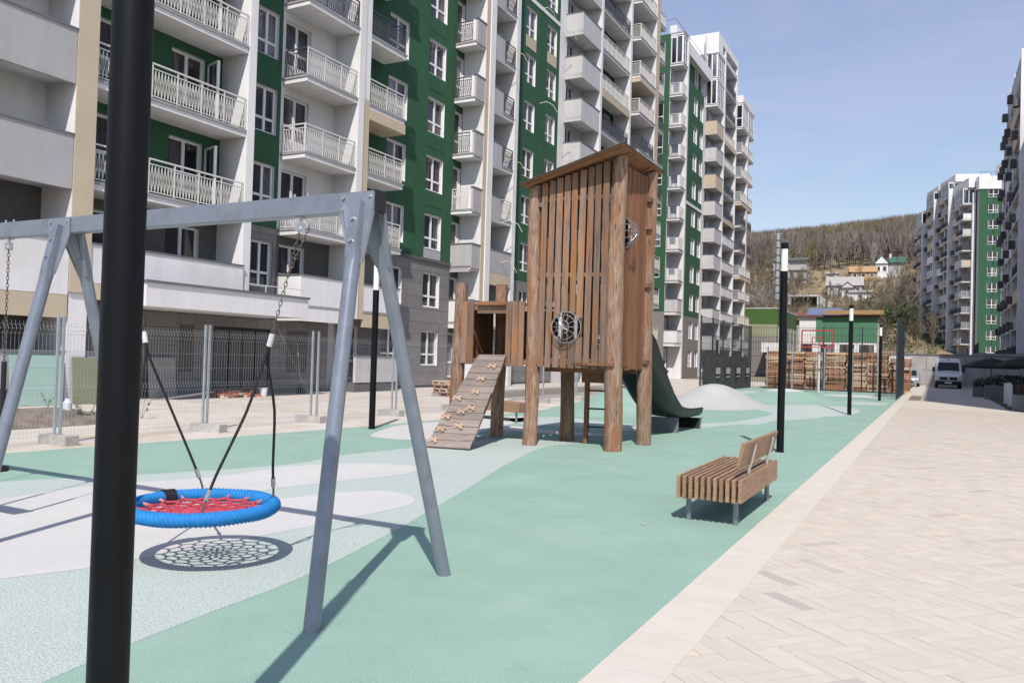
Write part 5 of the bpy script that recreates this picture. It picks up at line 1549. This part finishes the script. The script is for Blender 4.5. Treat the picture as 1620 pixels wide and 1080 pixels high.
# ------------------------------------------------------------------ debris by the building
def leanboard(label, name, x, y0, y1, h, m, tilt=7):
    o = tag(link(name, MB().obx((0, 0, h / 2), (0.025, y1 - y0, h), Matrix.Identity(3)).mesh(name, m), None, (x, (y0 + y1) / 2, 0.0)), label, 'board')
    o.rotation_euler.y = -R(tilt)
leanboard('mint green plasterboard sheet leaning on the grey wall at left', 'plasterboard', -20.05, 11.75, 13.1, 1.28, 'board_mint', 5)
leanboard('olive board leaning left of the entrance, next to the mint sheet', 'wall_board', -20.0, 13.35, 14.7, 1.24, 'board_olive', 5)
leanboard('pale grey board leaning beside the entrance window', 'wall_board', -21.2, 16.6, 17.6, 1.25, 'board_grey', 6)
bp_ = thing('brick_stack', 'low pile of red and tan bricks in front of the entrance', 'bricks', (-20.4, 19.2, 0))
for i in range(44):
    r = i // 16
    part('brick', boxmesh('brick', 0.25, 0.12, 0.07, 'brick_red' if random.random() < 0.65 else 'plank_pale'), 'brick_red', bp_, loc=(random.uniform(-0.35, 0.35), random.uniform(-0.9, 0.9) * (1 - 0.2 * r), 0.035 + 0.072 * r)).rotation_euler.z = random.uniform(-0.6, 1.8)
o = tag(link('metal_profile', MB().bx(-0.05, 0.05, -1.3, 1.3, 0, 0.06).mesh('metal_profile', 'steel'), None, (-20.5, 17.4, 0.06)), 'long pale metal profile lying left of the brick pile', 'profile'); o.rotation_euler.x = R(5)
bk = thing('bucket', 'small white bucket standing before the glass entrance', 'bucket', (-20.2, 20.3, 0))
part('body', MB().cyl((0, 0, 0), (0, 0, 0.28), 0.13, 0.155, 16), 'lamp_white', bk, smooth=True); part('rim', MB().cyl((0, 0, 0.265), (0, 0, 0.285), 0.163, None, 16), 'lamp_white', bk)
br = thing('broom', 'upright broom with pale handle against the dark wall', 'broom', (-20.9, 22.9, 0))
part('handle', MB().cyl((0, 0, 0.35), (-0.25, 0, 1.9), 0.014, None, 6), 'plank_pale', br); part('bristles', MB().cyl((0.03, 0, 0.0), (0, 0, 0.36), 0.17, 0.03, 9), 'tarp', br)
bt = thing('water_bottle', 'clear plastic water bottle on the rubble heap', 'bottle', (-15.6, 10.3, 0.12))
part('body', MB().cyl((0, 0, 0), (0, 0, 0.27), 0.085, 0.085, 12).cyl((0, 0, 0.27), (0, 0, 0.36), 0.085, 0.03, 12), 'clear_plastic', bt, smooth=True); part('cap', MB().cyl((0, 0, 0.36), (0, 0, 0.385), 0.026, None, 10), 'rope_blue', bt)
def weed(label, x, y, h, n, seed):
    rnd = random.Random(seed); t = thing('weed', label, 'plant', (x, y, 0.0)); st = MB(); lf = MB()
    for i in range(n):
        a = rnd.uniform(0, 6.28); e = Vector((math.cos(a) * h * 0.4, math.sin(a) * h * 0.4, h * rnd.uniform(0.6, 1)))
        st.cyl((0, 0, 0), e, 0.006, 0.003, 3, False)
        for k in range(7):
            c = Vector((0, 0, 0)).lerp(e, rnd.uniform(0.35, 1)) + Vector((rnd.gauss(0, 0.03), rnd.gauss(0, 0.03), 0)); s = rnd.uniform(0.03, 0.055)
            d1 = Vector((rnd.uniform(-1, 1), rnd.uniform(-1, 1), rnd.uniform(-0.4, 0.4))).normalized() * s; d2 = d1.cross(Vector((0, 0, 1))).normalized() * s * 0.6
            lf.add([c - d1, c + d2, c + d1, c - d2], [(0, 1, 2, 3)])
    part('stem', st, 'bark', t); part('leaves', lf, 'leaf_fresh', t)
weed('bushy green weed growing on the rubble heap', -15.3, 10.5, 0.55, 8, 1); weed('small weed at the left end of the rubble heap', -15.9, 8.9, 0.45, 5, 2); weed('thin tall weed right of the rubble heap', -15.4, 11.9, 0.5, 3, 3); weed('weed by the mint plasterboard', -19.4, 12.3, 0.4, 4, 4)

# pallets
def pallet_mesh(m='pallet_wood'):
    mb = MB()
    for i in range(5): mb.bx(-0.6, 0.6, -0.4 + i * 0.175, -0.4 + i * 0.175 + 0.1, 0.122, 0.144)
    for x in (-0.55, -0.2, 0.2, 0.55): mb.bx(x - 0.05, x + 0.05, -0.4, 0.4, 0.1, 0.122)
    for y in (-0.36, 0, 0.36): mb.bx(-0.59, 0.59, y - 0.025, y + 0.025, 0.026, 0.099)
    for i in range(5): mb.bx(-0.6, 0.6, -0.4 + i * 0.175, -0.4 + i * 0.175 + 0.1, 0, 0.024)
    return mb.mesh('pallet', m)
pm = pallet_mesh(); pm2 = pallet_mesh('plank_pale')
for i in range(4):
    o = tag(link('pallet', pm2 if i % 2 else pm, None, (-16.6 + random.uniform(-0.05, 0.05), 26.6, 0.001 + i * 0.146)), ['bottom', 'second', 'third', 'topmost'][i] + ' pallet of the low stack left of the ramp, before the grey wall', 'pallet', 'pallets of the low stack'); o.rotation_euler.z = R(75 + random.uniform(-6, 6))
ORD = ['very', 'second', 'third', 'fourth', 'fifth', 'sixth', 'seventh', 'eighth', 'ninth', 'tenth', 'eleventh', 'twelfth', 'thirteenth', 'fourteenth', 'fifteenth', 'sixteenth', 'seventeenth']
stack_names = ['first', 'second', 'third', 'fourth', 'fifth', 'sixth', 'seventh']
for s in range(7):
    x = -9.55 + s * 1.28
    nl = 17 if s < 6 else 15
    for k in range(nl):
        o = tag(link('pallet', pm2 if random.random() < 0.3 else pm, None, (x + random.uniform(-0.05, 0.05), 57.0 + random.uniform(-0.06, 0.06), 0.001 + k * 0.146)), f'{ORD[k]} lowest pallet in the {stack_names[s]} tall stack behind the court', 'pallet', 'tall pallet stacks behind the court')
        o.rotation_euler.z = R(random.uniform(-3, 3))
for i, x in enumerate((-9.9, -8.3, -6.7, -6.3, -4.6, -3.1, -2.0)):
    tag(link('steel_upright', MB().bx(-0.05, 0.05, -0.05, 0.05, 0, 2.75).mesh('steel_upright', 'fence_post'), None, (x, 55.9, 0)), f'{stack_names[i]} galvanised post from the left in front of the pallet stacks', 'post', 'posts before the pallets')

# ------------------------------------------------------------------ sports court
def court_side(label, p0, p1, n, h=4.0, dense=0.16, loc=None):
    p0, p1 = Vector((*p0, 0)), Vector((*p1, 0))
    t = thing('court_fence', label, 'fence', p0)
    d = p1 - p0; L = d.length; u = d / L
    for i in range(n + 1):
        c = u * L * i / n
        part('post', MB().bx(c.x - 0.04, c.x + 0.04, c.y - 0.04, c.y + 0.04, 0, h + 0.05), 'court_fence', t)
    for i in range(n):
        m = MB(); a, b_ = u * L * i / n, u * L * (i + 1) / n
        k = max(2, int((b_ - a).length / dense))
        for j in range(1, k):
            c = a.lerp(b_, j / k); m.cyl(c, c + Vector((0, 0, h)), 0.009, None, 3, False)
        for z in (0.08, 0.5, 1.0, 1.05, 1.6, 2.1, 2.6, 2.95, 3.05, 3.5, h - 0.02): m.cyl(a + Vector((0, 0, z)), b_ + Vector((0, 0, z)), 0.016 if z in (0.08, 1.05, 2.1, 3.05, h - 0.02) else 0.009, None, 4, False)
        part('mesh_panel', m, 'court_fence', t)
court_side('dark court fence along the left with a tarpaulin hung on it', (-10.8, 41.8), (-10.8, 54.2), 5)
court_side('dark court fence across the back before the pallet stacks', (-10.7, 54.25), (-1.7, 54.25), 4)
court_side('dark court fence on the right seen almost edge on', (-1.62, 44.5), (-1.62, 54.2), 4, dense=0.09)
tp = MB(); vs, fs = [], []
nn, mm = 60, 8
for i in range(nn + 1):
    y = 41.9 + 12.2 * i / nn
    for j in range(mm + 1):
        z = 0.02 + (2.05 + 0.16 * math.sin(y * 2.6) ** 2 - 0.1) * j / mm
        vs.append((-10.72 + 0.07 * math.sin(y * 4.1 + j * 0.25) * (0.4 + 0.6 * (1 - j / mm)) + 0.03 * math.sin(y * 11 + j), y, z))
for i in range(nn):
    fs += [(i * (mm + 1) + j, i * (mm + 1) + j + 1, (i + 1) * (mm + 1) + j + 1, (i + 1) * (mm + 1) + j) for j in range(mm)]
tp.add(vs, fs)
ta = thing('tarpaulin', 'dark creased tarpaulin with pale printed patches on the court fence', 'tarpaulin', (-10.72, 48, 0))
cpart('sheet', tp, 'tarp', ta, smooth=False)
for y in (44.5, 47.0, 49.8, 52.6): cpart('printed_patch', MB().bx(-10.63, -10.625, y, y + 1.0, 0.95, 1.3).bx(-10.63, -10.625, y, y + 0.9, 0.75, 0.82), 'print_pale', ta)
bb = thing('basketball_hoop', 'basketball board with red frame and white post on the court', 'basketball hoop', (-6.05, 49.9, 0))
part('post', MB().cyl((0, 1.0, 0), (0, 1.0, 2.9), 0.07, None, 10).bx(-0.05, 0.05, 0.1, 1.0, 2.85, 2.95), 'lampglass', bb)
part('frame', MB().bx(-0.9, 0.9, -0.03, 0.03, 2.62, 2.70).bx(-0.9, 0.9, -0.03, 0.03, 3.59, 3.67).bx(-0.9, -0.82, -0.03, 0.03, 2.70, 3.59).bx(0.82, 0.9, -0.03, 0.03, 2.70, 3.59), 'red_paint', bb)
part('target', MB().bx(-0.32, 0.32, -0.025, 0.025, 2.78, 2.83).bx(-0.32, 0.32, -0.025, 0.025, 3.2, 3.25).bx(-0.32, -0.27, -0.025, 0.025, 2.83, 3.2).bx(0.27, 0.32, -0.025, 0.025, 2.83, 3.2), 'red_paint', bb)
part('rim', MB().tube([(0.225 * math.cos(a), -0.28 + 0.225 * math.sin(a), 2.78) for a in [k * math.pi / 8 for k in range(16)]], 0.015, 5, True), 'red_paint', bb)
nt_ = MB()
for k in range(12):
    a = k * math.pi / 6; nt_.cyl((0.22 * math.cos(a), -0.28 + 0.22 * math.sin(a), 2.77), (0.12 * math.cos(a + 0.4), -0.28 + 0.12 * math.sin(a + 0.4), 2.40), 0.008, None, 3, False)
part('net', nt_, 'lamp_white', bb)
# wrapped stack of material behind the mound
wk = thing('wrapped_stack', 'pile of dark plastic wrapped material beside the slide', 'pile', (-15.3, 46, 0))
for i, (z, sx) in enumerate(((0.36, 1.5), (0.98, 1.42), (1.5, 1.15))):
    part('bale', MB().ell((0.06 * i, 0, z), (sx, 1.6, 0.40), 22, 12, 0.045), 'tarp', wk)

# ------------------------------------------------------------------ vehicles
def wheel(p, x, y, r, w, n=18):
    o = part('wheel', MB().cyl((x - w / 2, y, r), (x + w / 2, y, r), r, None, n), 'tyre', p, smooth=True)
    s = 1 if x > 0 else -1
    part('rim', MB().cyl((x + s * (w / 2 + 0.002), y, r), (x + s * (w / 2 + 0.02), y, r), r * 0.6, None, n), 'steel', o)
def van(loc):
    t = thing('van', 'white delivery van parked head on at the end of the paving', 'van', loc)
    W = 0.98
    pr = [(0.0, 0.42), (-0.02, 0.62), (0.03, 0.98), (0.20, 1.22), (0.92, 1.42), (1.52, 2.18), (1.85, 2.42), (2.3, 2.50), (5.6, 2.50), (5.75, 2.35), (5.8, 0.42)]
    vs, fs = [], []; n = len(pr)
    xs = [(-W, 0), (-W * 0.97, 1), (W * 0.97, 1), (W, 0)]
    mb = MB()
    cols = [-1.0, -0.93, -0.6, 0, 0.6, 0.93, 1.0]
    for c in cols:
        for (y, z) in pr:
            tp_ = 0.90 if z > 1.5 else 1.0
            bow = 0.10 * (abs(c) ** 3) if y < 2 else 0
            drop = 0.10 * max(0, abs(c) - 0.9) * 10 if z > 2.2 else 0
            vs.append((c * W * tp_, y + bow, z - drop))
    for i in range(len(cols) - 1):
        fs += [(i * n + j, (i + 1) * n + j, (i + 1) * n + (j + 1) % n, i * n + (j + 1) % n) for j in range(n)]
    fs += [tuple(range(n)), tuple((len(cols) - 1) * n + j for j in range(n - 1, -1, -1))]
    mb.add(vs, fs)
    part('body', mb, 'van_white', t, bevel=0.02)
    dy = 0.60; 
    part('windscreen', MB().prism([(-0.80, 0.975, 1.46), (0.80, 0.975, 1.46), (0.74, 1.50, 2.13), (-0.74, 1.50, 2.13)], (0, -0.03, 0.03)), 'car_glass', t)
    part('grille', MB().bx(-0.62, 0.62, -0.06, 0.05, 0.70, 0.95), 'black_plastic', t); part('bumper', MB().bx(-0.97, 0.97, -0.10, 0.25, 0.30, 0.62), 'black_plastic', t, bevel=0.03)
    for s in (-1, 1):
        part('headlight', MB().prism([(s * 0.64, -0.03, 0.72), (s * 0.93, 0.08, 0.76), (s * 0.93, 0.12, 1.08), (s * 0.66, 0.02, 0.95)], (0, -0.03, 0)), 'lampglass', t)
        part('mirror', MB().bx(s * 1.0 if s > 0 else -1.2, 1.2 if s > 0 else -1.0, 0.95, 1.1, 1.35, 1.75), 'black_plastic', t, bevel=0.02)
        part('side_window', MB().bx(s * 0.955 - 0.008, s * 0.955 + 0.008, 1.35, 2.3, 1.45, 1.95), 'car_glass', t)
        wheel(t, s * 0.87, 0.95, 0.34, 0.22); wheel(t, s * 0.87, 4.6, 0.34, 0.22)
    part('emblem', MB().cyl((0, -0.075, 0.83), (0, -0.06, 0.83), 0.075, None, 16), 'steel', t); part('number_plate', MB().bx(-0.26, 0.26, -0.115, -0.10, 0.42, 0.53), 'lamp_white', t)
    part('roof_marker', MB().bx(-0.05, 0.05, 1.66, 1.72, 2.34, 2.44), 'black_plastic', t)
van((1.1, 75.6, 0))
def car(loc):
    t = thing('car', 'silver car parked left of the white van beside the court fence', 'car', loc)
    W = 0.88; pr = [(0.0, 0.30), (-0.02, 0.55), (0.10, 0.74), (0.95, 0.90), (1.65, 1.40), (2.1, 1.46), (3.1, 1.44), (3.85, 0.98), (4.25, 0.92), (4.3, 0.35)]
    cols = [-1.0, -0.9, -0.5, 0, 0.5, 0.9, 1.0]; vs, fs = [], []; n = len(pr)
    for c in cols:
        for y, z in pr: vs.append((c * W * (0.80 if z > 1.2 else 1), y + (0.12 * abs(c) ** 3 if y < 1.2 else 0), z - (0.03 if abs(c) > 0.95 and z > 0.7 else 0)))
    for i in range(len(cols) - 1): fs += [(i * n + j, (i + 1) * n + j, (i + 1) * n + (j + 1) % n, i * n + (j + 1) % n) for j in range(n)]
    fs += [tuple(range(n)), tuple((len(cols) - 1) * n + j for j in range(n - 1, -1, -1))]
    mb = MB(); mb.add(vs, fs); part('body', mb, 'car_silver', t, bevel=0.02)
    part('windscreen', MB().prism([(-0.68, 1.02, 0.95), (0.68, 1.02, 0.95), (0.60, 1.58, 1.36), (-0.60, 1.58, 1.36)], (0, -0.03, 0.04)), 'car_glass', t)
    part('grille', MB().bx(-0.4, 0.4, -0.04, 0.05, 0.36, 0.50), 'black_plastic', t); part('number_plate', MB().bx(-0.26, 0.26, -0.055, -0.042, 0.40, 0.50), 'lamp_white', t)
    for s in (-1, 1):
        part('headlight', MB().prism([(s * 0.48, 0.0, 0.60), (s * 0.80, 0.06, 0.62), (s * 0.80, 0.14, 0.74), (s * 0.52, 0.06, 0.72)], (0, -0.03, 0)), 'lampglass', t)
        part('mirror', MB().bx(*( (0.86, 1.02) if s > 0 else (-1.02, -0.86)), 1.3, 1.42, 0.92, 1.06), 'car_silver', t)
        wheel(t, s * 0.78, 0.8, 0.31, 0.2); wheel(t, s * 0.78, 3.4, 0.31, 0.2)
car((-1.95, 77.4, 0))
tk = thing('box_truck', 'white box truck body half hidden behind the court fence', 'truck', (-2.9, 81.2, 0))
part('cargo_box', MB().bx(-1.1, 1.1, 0, 3.4, 0.75, 2.55), 'van_white', tk, bevel=0.02); part('door_seam', MB().bx(-0.01, 0.01, -0.012, 0, 0.8, 2.5), 'coping', tk); part('chassis', MB().bx(-0.9, 0.9, 0.1, 3.3, 0.45, 0.749), 'black_plastic', tk)
for s in (-1, 1): wheel(tk, s * 0.85, 0.7, 0.38, 0.24); wheel(tk, s * 0.85, 2.7, 0.38, 0.24)
gt = thing('metal_gate', 'light metal gate standing before the retaining wall', 'gate', (-0.7, 83.6, 0))
part('frame', MB().bx(-1.5, -1.42, -0.03, 0.03, 0, 1.5).bx(1.42, 1.5, -0.03, 0.03, 0, 1.5).bx(-1.42, 1.42, -0.03, 0.03, 1.42, 1.5).bx(-1.42, 1.42, -0.03, 0.03, 0.1, 0.18), 'steel', gt)
for i in range(12): part('bar', MB().bx(-1.3 + i * 0.23, -1.27 + i * 0.23, -0.012, 0.012, 0.18, 1.42), 'steel', gt)

# ------------------------------------------------------------------ shaded terrace on the right
struct('lawn', MB().bx(2.75, 7.5, 38.6, 60, -0.05, 0.004), 'grass')
def planter(label, x, y, w, d, h, shrub=True, seed=0):
    t = thing('planter', label, 'planter', (x, y, 0), 0, 'grey planters')
    part('box', MB().bx(-w / 2, w / 2, -d / 2, d / 2, 0, h), 'planter_grey', t, bevel=0.01)
    part('soil', MB().bx(-w / 2 + 0.05, w / 2 - 0.05, -d / 2 + 0.05, d / 2 - 0.05, h + 0.001, h + 0.01), 'soil', t)
    if shrub:
        rnd = random.Random(seed); lf = MB()
        for i in range(420):
            a, b_ = rnd.uniform(0, 6.28), rnd.random() ** 0.5
            c = Vector((math.cos(a) * w * 0.5 * b_, math.sin(a) * d * 0.5 * b_, h + 0.05 + rnd.random() * 0.6 * (1.1 - b_ * 0.6))); s = rnd.uniform(0.03, 0.07)
            d1 = Vector((rnd.uniform(-1, 1), rnd.uniform(-1, 1), rnd.uniform(-1, 1))).normalized() * s; d2 = d1.orthogonal().normalized() * s * 0.6
            lf.add([c - d1, c + d2, c + d1, c - d2], [(0, 1, 2, 3)])
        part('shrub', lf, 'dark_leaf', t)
planter('large grey planter cut by the right edge of the photo', 3.75, 38.1, 1.8, 0.9, 0.64, True, 1)
planter('dark planter beside the terrace, left of the white posts', 3.0, 52.0, 0.9, 0.9, 0.75, True, 2)
planter('low planter with shrub nearest the van', 2.5, 55.5, 0.8, 0.8, 0.55, True, 3)
for i, (x, y) in enumerate(((3.15, 46.0), (3.45, 48.4), (3.1, 43.0))):
    tag(link('bollard', MB().bx(-0.09, 0.09, -0.09, 0.09, 0, 1.0).mesh('bollard', 'white_wall'), None, (x, y, 0)), ['middle', 'rear', 'front'][i] + ' of three short white posts on the shaded terrace', 'post', 'white terrace posts')
for i, (x, y) in enumerate(((4.6, 47.0), (5.0, 49.4))):
    t = thing('terrace_bench', ('nearer' if i == 0 else 'farther') + ' brown plank bench between the white terrace posts', 'bench', (x, y, 0))
    for k in range(4): part('plank', MB().bx(-1.0, 1.0, -0.02, 0.02, 0.28 + k * 0.17, 0.42 + k * 0.17), 'brown_plank', t)
    for s in (-0.9, 0.9): part('leg', MB().bx(s - 0.04, s + 0.04, 0.021, 0.08, 0, 0.95), 'planter_grey', t)
def umbrella(label, x, y, r, h):
    t = thing('umbrella', label, 'umbrella', (x, y, 0))
    part('pole', MB().cyl((0, 0, 0), (0, 0, h), 0.03, None, 8), 'black_plastic', t)
    mb = MB(); n = 8; vs = [(0, 0, h)]; 
    for k, (rr, zz) in enumerate(((0.5, h - 0.22), (1.0, h - 0.62), (1.0, h - 0.78))):
        for i in range(n): vs.append((r * rr * math.cos(2 * math.pi * i / n), r * rr * math.sin(2 * math.pi * i / n), zz))
    fs = [(0, 1 + i, 1 + (i + 1) % n) for i in range(n)]
    for k in range(2): fs += [(1 + k * n + i, 1 + (k + 1) * n + i, 1 + (k + 1) * n + (i + 1) % n, 1 + k * n + (i + 1) % n) for i in range(n)]
    mb.add(vs, fs); part('canopy', mb, 'umbrella_cloth', t)
umbrella('black parasol standing right of the white van', 3.6, 66, 1.8, 2.5)
umbrella('second black parasol nearer along the shaded terrace', 5.2, 60, 1.9, 2.55)
sh = MB(); rnd = random.Random(8)
tt = thing('hedge', 'dark shaded hedge along the terrace below the parasols', 'hedge', (5.6, 62, 0))
for i in range(2600):
    c = Vector((rnd.uniform(-1.6, 1.6), rnd.uniform(-7, 7), rnd.random() ** 0.8 * 1.3)); s = rnd.uniform(0.05, 0.11)
    d1 = Vector((rnd.uniform(-1, 1), rnd.uniform(-1, 1), rnd.uniform(-1, 1))).normalized() * s; d2 = d1.orthogonal().normalized() * s * 0.6
    sh.add([c - d1, c + d2, c + d1, c - d2], [(0, 1, 2, 3)])
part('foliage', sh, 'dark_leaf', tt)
st = MB()
for i in range(30): 
    x, y = rnd.uniform(-1.4, 1.4), rnd.uniform(-6.6, 6.6); st.cyl((x, y, 0), (x * 1.05, y, 0.9), 0.02, None, 4, False)
part('stems', st, 'bark', tt)
hg = thing('hedge', 'clipped green bush beside the silver car', 'hedge', (-2.9, 66, 0)); sh = MB()
for i in range(900):
    a = rnd.uniform(0, 6.28); z = rnd.random(); q = rnd.random() ** 0.4 * 0.75 * math.sin(math.pi * min(1, 0.25 + z * 0.75)) 
    c = Vector((math.cos(a) * q, math.sin(a) * q, z * 1.9)); s = rnd.uniform(0.05, 0.09)
    d1 = Vector((rnd.uniform(-1, 1), rnd.uniform(-1, 1), rnd.uniform(-1, 1))).normalized() * s; d2 = d1.orthogonal().normalized() * s * 0.6
    sh.add([c - d1, c + d2, c + d1, c - d2], [(0, 1, 2, 3)])
part('foliage', sh, 'leaf', hg); part('stems', MB().cyl((0, 0, 0), (0, 0, 1.2), 0.05, None, 6), 'bark', hg)
lf_ = random.Random(4)
for i, (x, y) in enumerate(((-2.47, 7.55), (-6.7, 3.55), (-2.9, 12.1))):
    o = tag(link('dry_leaf', MB().prism([(-0.05, 0, 0), (-0.01, 0.02, 0.012), (0.05, 0.004, 0.004), (0.0, -0.022, 0.01)], (0, 0, 0.002)).mesh('dry_leaf', 'plank_pale'), None, (x, y, 0.012)), ['tiny dry leaf on the green rubber left of the bench', 'reddish dry leaf on white rubber near the lamp post', 'dry leaf on green rubber behind the bench'][i], 'leaf')
    o.rotation_euler.z = i * 1.3; o.scale = (0.6, 0.6, 0.6)
